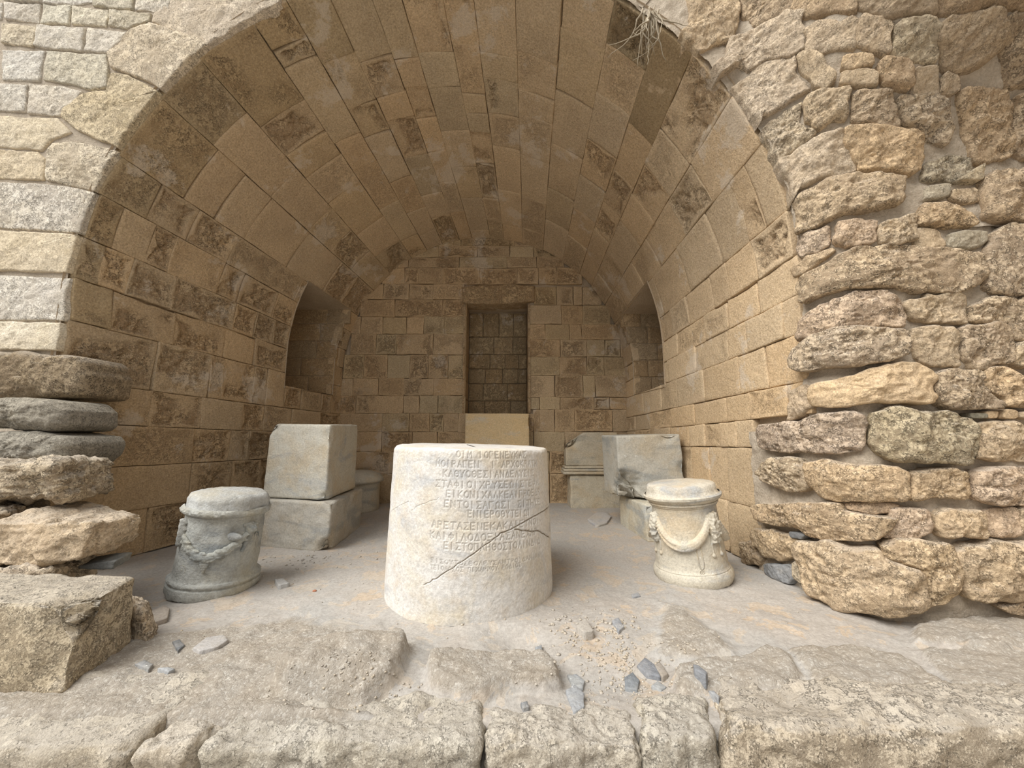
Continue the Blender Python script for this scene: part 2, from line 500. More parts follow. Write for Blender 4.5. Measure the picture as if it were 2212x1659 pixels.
def ball(c, r, seg=10, rings=7, sc=(1, 1, 1), jitter=0.0):
    th = np.linspace(0, PI, rings); ph = np.arange(seg) / seg * 2 * PI
    t, p = np.meshgrid(th, ph, indexing='ij')
    V = np.stack([np.sin(t) * np.cos(p) * sc[0], np.sin(t) * np.sin(p) * sc[1], np.cos(t) * sc[2]], -1).reshape(-1, 3) * r
    if jitter:
        V = V * (1 + jitter * fbm(V / r * 2.3 + SEED[0], 2))[:, None]
    return V + np.asarray(c), grid_faces(rings, seg, True), None

def lathe(profile, seg=96, rough=0.0, freq=9.0, nz=None):
    pr = np.asarray(profile, float)
    n = len(pr)
    ph = np.arange(seg) / seg * 2 * PI
    V = np.stack([pr[:, 0][:, None] * np.cos(ph), pr[:, 0][:, None] * np.sin(ph), np.broadcast_to(pr[:, 1][:, None], (n, seg))], -1).reshape(-1, 3)
    if rough:
        SEED[0] += 1
        dr = rough * fbm(V * freq + SEED[0] * 1.9, 4, 0.55)
        rr = np.hypot(V[:, 0], V[:, 1]); k = np.where(rr > 1e-6, (rr + dr) / np.maximum(rr, 1e-6), 1)
        V[:, :2] *= k[:, None]
        V[:, 2] += dr * 0.5
    return V, grid_faces(n, seg, True), None

def remesh(v, q, t, size):
    """fuse overlapping lumps of relief into one skin"""
    me = mesh_from('tmp', v, q, t)
    o = bpy.data.objects.new('tmp', me); COL.objects.link(o)
    md = o.modifiers.new('fuse', 'REMESH'); md.mode = 'VOXEL'; md.voxel_size = size; md.use_smooth_shade = True
    dg = bpy.context.evaluated_depsgraph_get()
    ev = o.evaluated_get(dg).to_mesh()
    n = len(ev.vertices); V = np.empty(n * 3, np.float32); ev.vertices.foreach_get('co', V)
    Q = np.array([list(p.vertices) for p in ev.polygons if len(p.vertices) == 4], np.int32)
    o.evaluated_get(dg).to_mesh_clear()
    bpy.data.objects.remove(o); bpy.data.meshes.remove(me)
    return V.reshape(-1, 3), Q, None

def tint(base=(1, 1, 1), var=0.06, warm=0.03, pit=0.5):
    b = 1 + random.uniform(-var, var); w = random.uniform(-warm, warm)
    return (base[0] * b * (1 + w), base[1] * b, base[2] * b * (1 - w * 1.4), pit)

# ------------------------------------------------------------------ vault geometry
D0, D1 = 2.6, 5.65
def sec(D):
    t = (D - D0) / (D1 - D0)
    return -0.70 + 0.28 * t, 2.08 - 0.18 * t, 2.58 - 0.48 * t

def vault_pt(q, D, w):
    """q: 0-1 right wall upwards, 1-2 over the arch, 2-3 left wall downwards; w inwards"""
    q, D, w = np.broadcast_arrays(np.asarray(q, float), np.asarray(D, float), np.asarray(w, float))
    cx, cz, r = sec(D)
    a = np.clip(q - 1, 0, 1) * PI
    x = cx + (r - w) * np.cos(a)
    z = cz + (r - w) * np.sin(a)
    z = np.where(q < 1, cz * q, np.where(q > 2, cz * (3 - q), z))
    return np.stack([x, D, z], -1)

def front_y(x):
    return 2.51 - 0.058 * x

# ------------------------------------------------------------------ survey of the masonry, in metres on each wall
VAULT_COURSES = [
    (0, 0.21, [2.97, 3.377, 3.869, 4.313, 4.822, 5.337, 5.66]),
    (0.21, 0.43, [2.97, 3.326, 3.596, 3.904, 4.262, 4.606, 5.18, 5.66]),
    (0.43, 0.535, [2.97, 3.174, 3.404, 3.642, 3.922, 4.335, 4.74, 5.359, 5.66]),
    (0.535, 0.638, [2.441, 2.61, 3.0, 3.294, 3.812, 4.284, 4.858, 5.331, 5.66]),
    (0.638, 0.79, [2.441, 2.789, 3.101, 3.601, 4.12, 4.502, 5.02, 5.66]),
    (0.79, 0.915, [2.441, 2.601, 2.972, 3.229, 3.725, 4.308, 4.794, 5.342, 5.66]),
    (0.915, 1.01, [2.441, 2.817, 3.179, 3.532, 4.06, 4.418, 4.97, 5.476, 5.66]),
    (1.01, 1.05, [2.441, 2.798, 3.124, 3.367, 3.791, 4.14, 4.722, 5.195, 5.66]),
    (1.05, 1.113, [2.446, 2.628, 2.803, 3.147, 3.688, 4.274, 4.814, 5.412, 5.66]),
    (1.113, 1.163, [2.455, 3.028, 3.478, 4.042, 4.507, 5.109, 5.66]),
    (1.163, 1.217, [2.467, 3.053, 3.42, 3.798, 4.199, 4.809, 5.271, 5.66]),
    (1.217, 1.257, [2.48, 3.216, 3.731, 4.155, 4.637, 5.085, 5.66]),
    (1.257, 1.307, [2.496, 2.775, 3.161, 3.61, 4.048, 4.552, 5.056, 5.66]),
    (1.307, 1.36, [2.516, 2.826, 3.317, 3.867, 4.46, 4.991, 5.66]),
    (1.36, 1.41, [2.538, 3.101, 3.417, 3.651, 4.133, 4.733, 5.313, 5.66]),
    (1.41, 1.455, [2.559, 3.156, 3.362, 3.711, 4.092, 4.711, 5.328, 5.66]),
    (1.455, 1.487, [2.577, 3.115, 3.532, 3.734, 3.94, 4.349, 4.877, 5.262, 5.66]),
    (1.487, 1.53, [2.595, 3.176, 3.482, 3.927, 4.394, 4.872, 5.482, 5.66]),
    (1.53, 1.56, [2.612, 3.205, 3.463, 3.771, 4.161, 4.592, 5.091, 5.66]),
    (1.56, 1.6, [2.628, 3.17, 3.482, 3.734, 4.179, 4.719, 5.118, 5.66]),
    (1.6, 1.64, [2.646, 3.087, 3.509, 3.821, 4.394, 4.895, 5.314, 5.66]),
    (1.64, 1.68, [2.663, 2.89, 3.018, 3.725, 4.083, 4.662, 5.279, 5.66]),
    (1.68, 1.743, [2.683, 3.271, 3.583, 3.853, 4.218, 4.782, 5.237, 5.66]),
    (1.743, 1.797, [2.703, 3.128, 3.739, 4.28, 4.662, 5.084, 5.66]),
    (1.797, 1.866, [2.72, 3.188, 3.459, 3.761, 4.317, 4.901, 5.253, 5.66]),
    (1.866, 1.907, [2.732, 3.023, 3.335, 3.711, 4.223, 4.576, 5.117, 5.66]),
    (1.907, 1.951, [2.737, 2.881, 3.115, 3.28, 3.716, 3.931, 4.364, 4.951, 5.565, 5.66]),
    (1.951, 1.991, [2.74, 2.862, 3.041, 3.362, 3.94, 4.183, 4.431, 4.913, 5.532, 5.66]),
    (1.991, 2.12, [2.741, 2.968, 3.417, 3.876, 4.22, 4.647, 5.008, 5.66]),
    (2.12, 2.335, [2.741, 3.298, 3.757, 3.899, 4.239, 4.404, 4.912, 5.26, 5.66]),
    (2.335, 2.485, [2.741, 3.294, 3.72, 4.151, 4.399, 4.794, 5.249, 5.66]),
    (2.485, 2.645, [2.741, 2.908, 3.665, 4.028, 4.252, 4.763, 5.147, 5.66]),
    (2.645, 2.82, [2.741, 3.069, 3.674, 4.069, 4.421, 5.004, 5.66]),
    (2.82, 3.0, [2.741, 3.372, 3.799, 4.408, 4.999, 5.66]),
]
BACK_BLOCKS = [
    (-1.416, -0.77, 4.076, 4.307),
    (-0.77, -0.078, 4.076, 4.307),
    (-0.078, 0.544, 4.076, 4.307),
    (-1.831, -1.231, 3.872, 4.076),
    (-1.231, -0.793, 3.872, 4.076),
    (-0.793, 0.037, 3.872, 4.076),
    (0.037, 0.475, 3.872, 4.076),
    (0.475, 0.936, 3.872, 4.076),
    (-2.177, -1.554, 3.695, 3.872),
    (-1.554, -1.139, 3.695, 3.872),
    (-1.139, -0.54, 3.695, 3.872),
    (-0.54, -0.032, 3.695, 3.872),
    (-0.032, 0.337, 3.695, 3.872),
    (0.337, 0.798, 3.695, 3.872),
    (0.798, 1.167, 3.695, 3.872),
    (-1.946, -1.6, 3.519, 3.695),
    (-1.6, -0.816, 3.519, 3.695),
    (-0.816, -0.078, 3.519, 3.695),
    (-0.078, 0.383, 3.519, 3.695),
    (0.383, 0.798, 3.519, 3.695),
    (0.798, 1.213, 3.519, 3.695),
    (-2.338, -1.992, 3.258, 3.519),
    (-1.992, -1.646, 3.258, 3.519),
    (-1.646, -1.439, 3.258, 3.519),
    (-1.439, -1.058, 3.258, 3.519),
    (-1.058, -0.494, 3.258, 3.519),
    (-0.494, 0.083, 3.258, 3.519),
    (0.083, 0.406, 3.258, 3.519),
    (0.406, 0.682, 3.258, 3.519),
    (0.682, 1.074, 3.258, 3.519),
    (1.074, 1.443, 3.258, 3.519),
    (-2.523, -1.969, 3.012, 3.258),
    (-1.969, -1.577, 3.012, 3.258),
    (-1.577, -1.208, 3.012, 3.258),
    (-1.208, -0.736, 3.012, 3.258),
    (0.337, 0.682, 2.926, 3.221),
    (0.682, 0.936, 2.926, 3.221),
    (0.936, 1.074, 2.926, 3.221),
    (1.074, 1.374, 2.926, 3.221),
    (1.374, 1.743, 2.926, 3.221),
    (-2.661, -2.315, 2.744, 3.012),
    (-2.315, -1.785, 2.744, 3.012),
    (-1.785, -1.058, 2.744, 3.012),
    (-1.058, -0.683, 2.744, 3.012),
    (0.24, 0.752, 2.624, 2.926),
    (0.752, 1.074, 2.624, 2.926),
    (1.074, 1.489, 2.624, 2.926),
    (1.489, 1.858, 2.624, 2.926),
    (-2.753, -2.292, 2.475, 2.744),
    (-2.292, -1.958, 2.475, 2.744),
    (-1.958, -1.6, 2.475, 2.744),
    (-1.6, -1.335, 2.475, 2.744),
    (-1.335, -1.024, 2.475, 2.744),
    (-1.024, -0.69, 2.475, 2.744),
    (0.24, 0.498, 2.384, 2.624),
    (0.498, 0.867, 2.384, 2.624),
    (0.867, 1.051, 2.384, 2.624),
    (1.051, 1.512, 2.384, 2.624),
    (1.512, 1.858, 2.384, 2.624),
    (-2.799, -2.43, 2.159, 2.475),
    (-2.43, -2.038, 2.159, 2.475),
    (-2.038, -1.734, 2.159, 2.475),
    (-1.734, -1.185, 2.159, 2.475),
    (-1.185, -0.696, 2.159, 2.475),
    (0.24, 0.729, 2.124, 2.384),
    (0.729, 1.12, 2.124, 2.384),
    (1.12, 1.397, 2.124, 2.384),
    (1.397, 1.628, 2.124, 2.384),
    (1.628, 1.858, 2.124, 2.384),
    (-2.799, -2.523, 1.796, 2.159),
    (-2.523, -2.211, 1.796, 2.159),
    (-2.211, -1.861, 1.796, 2.159),
    (-1.861, -1.526, 1.796, 2.159),
    (-1.526, -1.254, 1.796, 2.159),
    (-1.254, -0.955, 1.796, 2.159),
    (-0.955, -0.696, 1.796, 2.159),
    (0.24, 0.705, 1.843, 2.124),
    (0.705, 1.12, 1.843, 2.124),
    (1.12, 1.374, 1.843, 2.124),
    (1.374, 1.72, 1.843, 2.124),
    (1.72, 1.974, 1.843, 2.124),
    (-2.868, -2.361, 1.542, 1.796),
    (-2.361, -1.981, 1.542, 1.796),
    (-1.981, -1.605, 1.542, 1.796),
    (-1.605, -1.347, 1.542, 1.796),
    (-1.347, -1.162, 1.542, 1.796),
    (-1.162, -0.701, 1.542, 1.796),
    (0.24, 0.636, 1.519, 1.843),
    (0.636, 1.051, 1.519, 1.843),
    (1.051, 1.236, 1.519, 1.843),
    (1.236, 1.743, 1.519, 1.843),
    (1.743, 1.997, 1.519, 1.843),
    (-2.868, -2.592, 1.28, 1.542),
    (-2.592, -2.304, 1.28, 1.542),
    (-2.304, -2.108, 1.28, 1.542),
    (-2.108, -1.6, 1.28, 1.542),
    (-1.6, -1.37, 1.28, 1.542),
    (-1.37, -1.093, 1.28, 1.542),
    (-1.093, -0.713, 1.28, 1.542),
    (0.24, 0.406, 1.336, 1.519),
    (0.406, 0.705, 1.336, 1.519),
    (0.705, 1.213, 1.336, 1.519),
    (1.213, 1.443, 1.336, 1.519),
    (1.443, 1.789, 1.336, 1.519),
    (1.789, 1.997, 1.336, 1.519),
    (-2.868, -2.523, 1.009, 1.28),
    (-2.523, -1.9, 1.009, 1.28),
    (-1.9, -1.508, 1.009, 1.28),
    (-1.508, -1.208, 1.009, 1.28),
    (-1.208, -1.001, 1.009, 1.28),
    (-1.001, -0.793, 1.009, 1.28),
    (-0.793, -0.217, 1.009, 1.28),
    (-0.217, 0.313, 1.009, 1.28),
    (0.313, 0.406, 1.009, 1.336),
    (0.406, 0.625, 1.009, 1.336),
    (0.625, 0.913, 1.009, 1.336),
    (0.913, 1.478, 1.009, 1.336),
    (1.478, 1.766, 1.009, 1.336),
    (1.766, 1.997, 1.009, 1.336),
    (-2.868, -2.269, 0.719, 1.009),
    (-2.269, -1.9, 0.719, 1.009),
    (-1.9, -1.462, 0.719, 1.009),
    (-1.462, -1.093, 0.719, 1.009),
    (-1.093, -0.678, 0.719, 1.009),
    (-0.678, -0.171, 0.719, 1.009),
    (-0.171, 0.313, 0.719, 1.009),
    (0.313, 0.775, 0.719, 1.009),
    (0.775, 1.374, 0.719, 1.009),
    (1.374, 1.789, 0.719, 1.009),
    (1.789, 1.997, 0.719, 1.009),
    (-2.868, -2.338, 0.412, 0.719),
    (-2.338, -1.762, 0.412, 0.719),
    (-1.762, -1.231, 0.412, 0.719),
    (-1.231, -0.678, 0.412, 0.719),
    (-0.678, -0.102, 0.412, 0.719),
    (-0.102, 0.544, 0.412, 0.719),
    (0.544, 0.821, 0.412, 0.719),
    (0.821, 1.397, 0.412, 0.719),
    (1.397, 1.997, 0.412, 0.719),
    (-2.868, -2.177, -0.021, 0.412),
    (-2.177, -1.6, -0.021, 0.412),
    (-1.6, -1.047, -0.021, 0.412),
    (-1.047, -0.447, -0.021, 0.412),
    (-0.447, 0.06, -0.021, 0.412),
    (0.06, 0.544, -0.021, 0.412),
    (0.544, 0.844, -0.021, 0.412),
    (0.844, 1.536, -0.021, 0.412),
    (1.536, 1.997, -0.021, 0.412),
]
FACADE = [
    ([(-4.522, 4.587), (-4.221, 4.542), (-4.205, 4.379), (-4.487, 4.407)], 'pale', (1.0, 1.0, 1.0), 0.5, 1),
    ([(-4.205, 4.533), (-3.868, 4.494), (-3.866, 4.319), (-4.176, 4.37)], 'pale', (1.0, 1.0, 1.0), 0.5, 1),
    ([(-3.854, 4.493), (-3.591, 4.459), (-3.59, 4.278), (-3.851, 4.311)], 'pale', (0.95, 0.94, 0.87), 0.5, 1),
    ([(-3.583, 4.451), (-3.26, 4.398), (-3.265, 4.241), (-3.577, 4.284)], 'pale', (0.95, 0.94, 0.87), 0.5, 1),
    ([(-3.252, 4.39), (-2.895, 4.336), (-2.898, 4.251), (-3.075, 4.207), (-3.252, 4.247)], 'pale', (0.95, 0.94, 0.87), 0.7, 1),
    ([(-4.261, 4.686), (-3.909, 4.659), (-3.869, 4.501), (-4.207, 4.541)], 'pale', (1.0, 1.0, 1.0), 0.5, 1),
    ([(-3.895, 4.658), (-3.44, 4.622), (-3.419, 4.482), (-3.591, 4.461), (-3.856, 4.5)], 'pale', (1.0, 1.0, 1.0), 0.5, 1),
    ([(-3.44, 4.622), (-3.074, 4.594), (-3.052, 4.376), (-3.261, 4.405), (-3.414, 4.445)], 'pale', (0.95, 0.94, 0.87), 0.5, 1),
    ([(-3.067, 4.593), (-2.726, 4.567), (-2.74, 4.353), (-2.884, 4.349), (-3.032, 4.374)], 'pale', (1.0, 1.0, 1.0), 0.6, 1),
    ([(-4.198, 4.342), (-3.874, 4.284), (-3.869, 4.091), (-4.163, 4.145)], 'pale', (1.02, 0.95, 0.82), 0.7, 1),
    ([(-3.862, 4.29), (-3.436, 4.232), (-3.431, 4.02), (-3.744, 4.068), (-3.864, 4.104)], 'pale', (1.0, 1.0, 1.0), 0.5, 1),
    ([(-3.423, 4.238), (-3.079, 4.186), (-3.113, 4.097), (-3.216, 3.992), (-3.418, 4.026)], 'pale', (1.0, 1.0, 1.0), 0.5, 1),
    ([(-4.152, 4.088), (-3.762, 4.055), (-3.777, 3.944), (-3.763, 3.776), (-4.102, 3.81)], 'pale', (1.0, 1.0, 1.0), 0.5, 1),
    ([(-3.747, 4.047), (-3.228, 3.986), (-3.178, 3.81), (-3.173, 3.687), (-3.3, 3.668), (-3.451, 3.717), (-3.738, 3.789)], 'pale', (0.95, 0.94, 0.87), 0.6, 1),
    ([(-4.304, 3.808), (-3.865, 3.755), (-3.836, 3.508), (-4.253, 3.537)], 'pale', (1.0, 1.0, 1.0), 0.6, 1),
    ([(-3.853, 3.761), (-3.557, 3.73), (-3.377, 3.658), (-3.428, 3.567), (-3.541, 3.459), (-3.821, 3.493)], 'pale', (1.0, 1.0, 1.0), 0.6, 1),
    ([(-4.247, 3.509), (-3.551, 3.446), (-3.414, 3.313), (-3.573, 3.254), (-3.648, 3.166), (-4.196, 3.238)], 'pale', (1.02, 0.95, 0.82), 0.4, 1),
    ([(-4.192, 3.218), (-3.673, 3.161), (-3.605, 3.099), (-3.588, 2.918), (-4.143, 2.96)], 'pale', (1.02, 0.95, 0.82), 0.5, 1),
    ([(-4.138, 2.934), (-3.591, 2.899), (-3.357, 2.858), (-3.096, 2.784), (-3.101, 2.735), (-3.151, 2.649), (-3.2, 2.479), (-4.065, 2.55)], 'pale', (1.0, 1.0, 1.0), 1.0, 1),
    ([(-4.063, 2.537), (-3.209, 2.46), (-3.223, 2.309), (-3.226, 2.166), (-3.999, 2.203)], 'pale', (1.0, 0.93, 0.8), 0.4, 0),
    ([(-3.995, 2.18), (-3.238, 2.126), (-3.27, 1.979), (-3.279, 1.807), (-3.926, 1.816)], 'pale', (1.0, 1.0, 1.0), 0.7, 0),
    ([(-3.924, 1.807), (-3.282, 1.791), (-3.273, 1.582), (-3.884, 1.595)], 'pale', (1.0, 0.95, 0.85), 0.3, 0),
    ([(-3.361, 3.644), (-3.17, 3.66), (-3.152, 3.809), (-3.019, 3.787), (-2.744, 3.636), (-2.826, 3.48), (-2.891, 3.391), (-2.921, 3.236), (-2.948, 3.16), (-3.091, 3.192), (-3.363, 3.31), (-3.518, 3.437), (-3.524, 3.518)], 'pale', (0.92, 0.85, 0.7), 0.8, 2),
    ([(-3.607, 3.151), (-3.568, 3.228), (-3.416, 3.24), (-3.062, 3.165), (-2.933, 3.095), (-2.989, 2.995), (-3.042, 2.845), (-3.098, 2.797), (-3.397, 2.872), (-3.575, 2.917)], 'pale', (0.97, 0.92, 0.83), 0.9, 1),
    ([(-3.17, 3.851), (-3.216, 3.992), (-3.06, 4.192), (-2.898, 4.251), (-2.72, 4.182), (-2.438, 4.066), (-2.322, 3.934), (-2.425, 3.832), (-2.514, 3.716), (-2.525, 3.597), (-2.666, 3.618), (-2.912, 3.753)], 'pale', (0.98, 0.93, 0.85), 0.8, 2),
    ([(-2.869, 4.334), (-2.728, 4.466), (-2.374, 4.699), (-1.803, 4.481), (-1.931, 4.35), (-1.999, 4.257), (-2.127, 4.127), (-2.243, 4.025), (-2.323, 3.941), (-2.706, 4.167), (-2.886, 4.264)], 'pale', (0.97, 0.92, 0.86), 0.6, 2),
]
PIER_LOW = [
    ([(0.9, 2.513), (1.061, 2.583), (1.202, 2.574), (1.444, 2.53), (1.432, 2.355), (1.32, 2.333), (1.1, 2.313), (0.99, 2.298), (0.901, 2.298)], 'rough', (1.0, 0.97, 0.9), 0.7, 0.07, 1, 0.05),
    ([(1.082, 2.274), (1.289, 2.271), (1.277, 2.139), (1.159, 2.104), (1.08, 2.158)], 'rough', (1.05, 0.99, 0.95), 0.6, 0.05, 1, 0.03),
    ([(1.296, 2.255), (1.483, 2.281), (1.474, 2.213), (1.492, 2.124), (1.395, 2.101), (1.282, 2.119)], 'rough', (1.05, 0.98, 0.86), 0.7, 0.05, 1, 0.03),
    ([(1.491, 2.281), (1.532, 2.352), (1.703, 2.348), (1.809, 2.26), (1.8, 2.193), (1.49, 2.202)], 'rough', (1.05, 0.98, 0.86), 0.9, 0.04, 1, 0.03),
    ([(1.697, 2.433), (1.841, 2.43), (1.836, 2.337), (1.76, 2.331), (1.69, 2.374)], 'rough', (1.05, 0.98, 0.86), 0.8, 0.03, 1, 0.03),
    ([(1.568, 2.449), (1.684, 2.459), (1.675, 2.385), (1.56, 2.375)], 'rough', (0.86, 0.88, 0.84), 0.6, 0.03, 1, 0.03),
    ([(1.878, 2.522), (2.279, 2.538), (2.226, 2.201), (1.836, 2.215)], 'rough', (0.95, 0.9, 0.82), 0.8, 0.06, 1, 0.04),
    ([(1.721, 2.476), (1.832, 2.545), (1.871, 2.563), (1.86, 2.473)], 'rough', (0.86, 0.88, 0.84), 0.5, 0.03, 1, 0.03),
    ([(1.488, 2.192), (1.61, 2.184), (1.628, 2.076), (1.519, 2.035), (1.478, 2.105)], 'rough', (1.0, 0.98, 0.92), 0.4, 0.03, 1, 0.03),
    ([(1.648, 2.167), (1.862, 2.166), (1.862, 2.103), (1.78, 2.05), (1.635, 2.066)], 'rough', (0.86, 0.88, 0.84), 0.3, 0.01, 1, 0.03),
    ([(1.895, 2.159), (2.223, 2.182), (2.158, 1.776), (2.078, 1.769), (1.79, 1.792), (1.813, 2.02)], 'rough', (0.95, 0.9, 0.82), 1.0, 0.06, 1, 0.04),
    ([(0.89, 2.288), (0.998, 2.289), (1.08, 2.301), (1.075, 2.149), (0.992, 2.129), (0.92, 2.106), (0.87, 2.205)], 'rough', (1.05, 0.99, 0.95), 0.6, 0.03, 1, 0.03),
    ([(0.87, 1.979), (1.049, 2.058), (1.198, 2.104), (1.354, 2.104), (1.522, 2.065), (1.792, 2.012), (1.776, 1.835), (1.679, 1.783), (1.491, 1.8), (1.424, 1.785), (1.307, 1.833), (1.137, 1.857), (1.017, 1.847), (0.892, 1.824)], 'rough', (1.05, 0.98, 0.86), 1.0, 0.07, 1, 0.06),
    ([(0.83, 2.093), (0.9, 2.127), (1.063, 2.145), (1.084, 2.116), (0.912, 2.026), (0.846, 2.032)], 'rough', (1.05, 0.98, 0.86), 0.5, 0.02, 1, 0.03),
    ([(0.866, 1.738), (0.981, 1.781), (1.158, 1.84), (1.306, 1.823), (1.363, 1.75), (1.341, 1.62), (1.314, 1.598), (1.1, 1.612), (0.964, 1.58), (0.83, 1.591)], 'rough', (1.05, 0.99, 0.95), 0.9, 0.06, 1, 0.05),
    ([(0.812, 1.522), (0.898, 1.58), (1.056, 1.611), (1.337, 1.583), (1.348, 1.473), (1.335, 1.428), (1.206, 1.393), (1.023, 1.377), (0.879, 1.387), (0.812, 1.423)], 'rough', (1.04, 1.0, 0.93), 1.0, 0.1, 1, 0.06),
    ([(1.389, 1.758), (1.47, 1.764), (1.481, 1.791), (1.663, 1.783), (1.669, 1.645), (1.656, 1.609), (1.485, 1.615), (1.409, 1.655), (1.376, 1.721)], 'rough', (1.05, 0.98, 0.86), 0.5, 0.05, 1, 0.03),
    ([(1.694, 1.717), (1.807, 1.774), (1.949, 1.76), (1.934, 1.656), (1.903, 1.603), (1.704, 1.617)], 'rough', (1.05, 0.98, 0.86), 1.0, 0.05, 1, 0.03),
    ([(1.395, 1.6), (1.6, 1.593), (1.596, 1.377), (1.578, 1.36), (1.38, 1.4), (1.368, 1.509)], 'rough', (1.05, 0.98, 0.86), 0.4, 0.05, 1, 0.03),
    ([(1.628, 1.601), (1.877, 1.594), (1.882, 1.46), (1.851, 1.364), (1.694, 1.357), (1.613, 1.395)], 'rough', (0.95, 0.9, 0.82), 0.9, 0.06, 1, 0.03),
    ([(1.895, 1.496), (2.116, 1.509), (2.088, 1.335), (1.869, 1.373)], 'rough', (1.05, 0.98, 0.86), 0.7, 0.04, 1, 0.03),
    ([(1.963, 1.746), (2.157, 1.768), (2.119, 1.527), (1.897, 1.513), (1.893, 1.594)], 'rough', (0.95, 0.9, 0.82), 0.8, 0.03, 1, 0.03),
    ([(0.894, 1.291), (1.076, 1.328), (1.277, 1.389), (1.354, 1.387), (1.451, 1.336), (1.431, 1.168), (1.367, 1.156), (1.242, 1.175), (1.004, 1.148), (0.897, 1.168)], 'rough', (1.12, 1.05, 0.92), 0.25, 0.09, 1, 0.05),
    ([(0.713, 1.275), (0.901, 1.315), (0.877, 1.169), (0.787, 1.105), (0.695, 1.087)], 'rough', (1.05, 1.0, 0.93), 0.3, 0.0, 0, 0.03),
    ([(1.457, 1.322), (1.53, 1.348), (1.682, 1.327), (1.694, 1.244), (1.766, 1.148), (1.755, 1.127), (1.473, 1.133), (1.445, 1.221)], 'rough', (0.95, 0.9, 0.82), 1.0, 0.06, 1, 0.05),
    ([(1.723, 1.344), (1.818, 1.343), (1.874, 1.303), (2.088, 1.335), (2.057, 1.138), (1.787, 1.135), (1.771, 1.182), (1.7, 1.261)], 'rough', (1.05, 0.98, 0.86), 0.8, 0.05, 1, 0.03),
    ([(1.607, 1.106), (1.686, 1.101), (1.683, 1.08), (1.611, 1.08)], 'dark', (0.86, 0.88, 0.84), 0.2, 0.04, 1, 0.03),
    ([(1.691, 1.114), (1.75, 1.114), (1.741, 1.08), (1.69, 1.08)], 'rough', (1.05, 0.98, 0.86), 0.3, 0.03, 1, 0.03),
    ([(1.778, 1.122), (1.839, 1.118), (1.834, 1.08), (1.772, 1.08)], 'rough', (1.05, 0.98, 0.86), 0.3, 0.03, 1, 0.03),
    ([(1.862, 1.113), (2.055, 1.121), (2.045, 1.062), (1.856, 1.08)], 'rough', (1.05, 0.98, 0.86), 0.3, 0.03, 1, 0.03),
    ([(0.44, 1.056), (0.704, 1.064), (0.9, 1.105), (1.074, 1.135), (1.139, 1.079), (1.109, 0.907), (0.982, 0.871), (0.605, 0.871), (0.466, 0.882)], 'rough', (1.05, 0.99, 0.95), 0.9, 0.05, 1, 0.04),
    ([(1.15, 1.106), (1.239, 1.14), (1.347, 1.117), (1.516, 1.115), (1.618, 1.076), (1.585, 0.877), (1.549, 0.831), (1.405, 0.833), (1.187, 0.834), (1.138, 0.907)], 'rough', (0.9, 0.9, 0.8), 1.0, 0.08, 1, 0.05),
    ([(1.621, 1.042), (1.708, 1.067), (1.808, 1.067), (1.895, 1.012), (2.038, 1.02), (2.014, 0.863), (1.707, 0.845), (1.595, 0.869)], 'rough', (1.05, 0.98, 0.86), 0.6, 0.05, 1, 0.04),
    ([(0.393, 0.703), (0.546, 0.831), (0.791, 0.836), (0.83, 0.762), (0.833, 0.648), (0.681, 0.616), (0.526, 0.647)], 'rough', (1.04, 0.99, 0.88), 1.0, 0.08, 1, 0.05),
    ([(0.819, 0.809), (0.978, 0.829), (1.248, 0.806), (1.253, 0.654), (1.223, 0.632), (1.058, 0.624), (0.927, 0.615), (0.842, 0.677)], 'rough', (1.05, 0.98, 0.86), 0.7, 0.1, 1, 0.06),
    ([(1.267, 0.798), (1.404, 0.817), (1.544, 0.793), (1.548, 0.653), (1.397, 0.638), (1.265, 0.646)], 'rough', (1.05, 0.98, 0.86), 0.7, 0.06, 1, 0.04),
    ([(1.574, 0.793), (1.702, 0.811), (2.008, 0.83), (1.98, 0.652), (1.662, 0.623), (1.57, 0.645)], 'rough', (1.05, 0.99, 0.95), 0.8, 0.06, 1, 0.04),
    ([(0.369, 0.469), (0.763, 0.559), (0.979, 0.595), (0.997, 0.545), (1.18, 0.54), (1.171, 0.515), (1.128, 0.424), (1.019, 0.397), (0.873, 0.364), (0.747, 0.403), (0.602, 0.369), (0.395, 0.364)], 'rough', (1.02, 0.98, 0.9), 0.9, 0.09, 1, 0.06),
    ([(1.191, 0.583), (1.345, 0.582), (1.347, 0.476), (1.283, 0.425), (1.215, 0.419), (1.135, 0.429), (1.178, 0.515)], 'rough', (1.05, 0.99, 0.95), 0.8, 0.05, 1, 0.03),
    ([(1.007, 0.594), (1.187, 0.616), (1.234, 0.602), (1.181, 0.553), (1.018, 0.556)], 'rough', (1.05, 0.99, 0.95), 0.6, 0.03, 1, 0.03),
    ([(1.387, 0.55), (1.452, 0.601), (1.6, 0.596), (1.606, 0.476), (1.586, 0.443), (1.403, 0.446), (1.372, 0.493)], 'rough', (1.05, 0.98, 0.86), 0.5, 0.05, 1, 0.03),
    ([(1.628, 0.589), (1.765, 0.616), (1.762, 0.488), (1.728, 0.463), (1.625, 0.461), (1.613, 0.532)], 'rough', (1.05, 0.99, 0.95), 0.6, 0.05, 1, 0.03),
    ([(1.787, 0.608), (1.975, 0.619), (1.949, 0.46), (1.765, 0.464)], 'rough', (1.05, 0.98, 0.86), 0.6, 0.05, 1, 0.03),
    ([(0.341, 0.286), (0.561, 0.349), (0.728, 0.322), (0.733, 0.256), (0.656, 0.176), (0.412, 0.111), (0.313, 0.18)], 'rough', (1.06, 0.98, 0.84), 0.6, 0.07, 1, 0.05),
    ([(0.406, 0.067), (0.653, 0.141), (0.649, 0.058), (0.601, 0.007), (0.413, -0.004)], 'slate', (1, 1, 1), 0.2, 0.05, 1, 0.01),
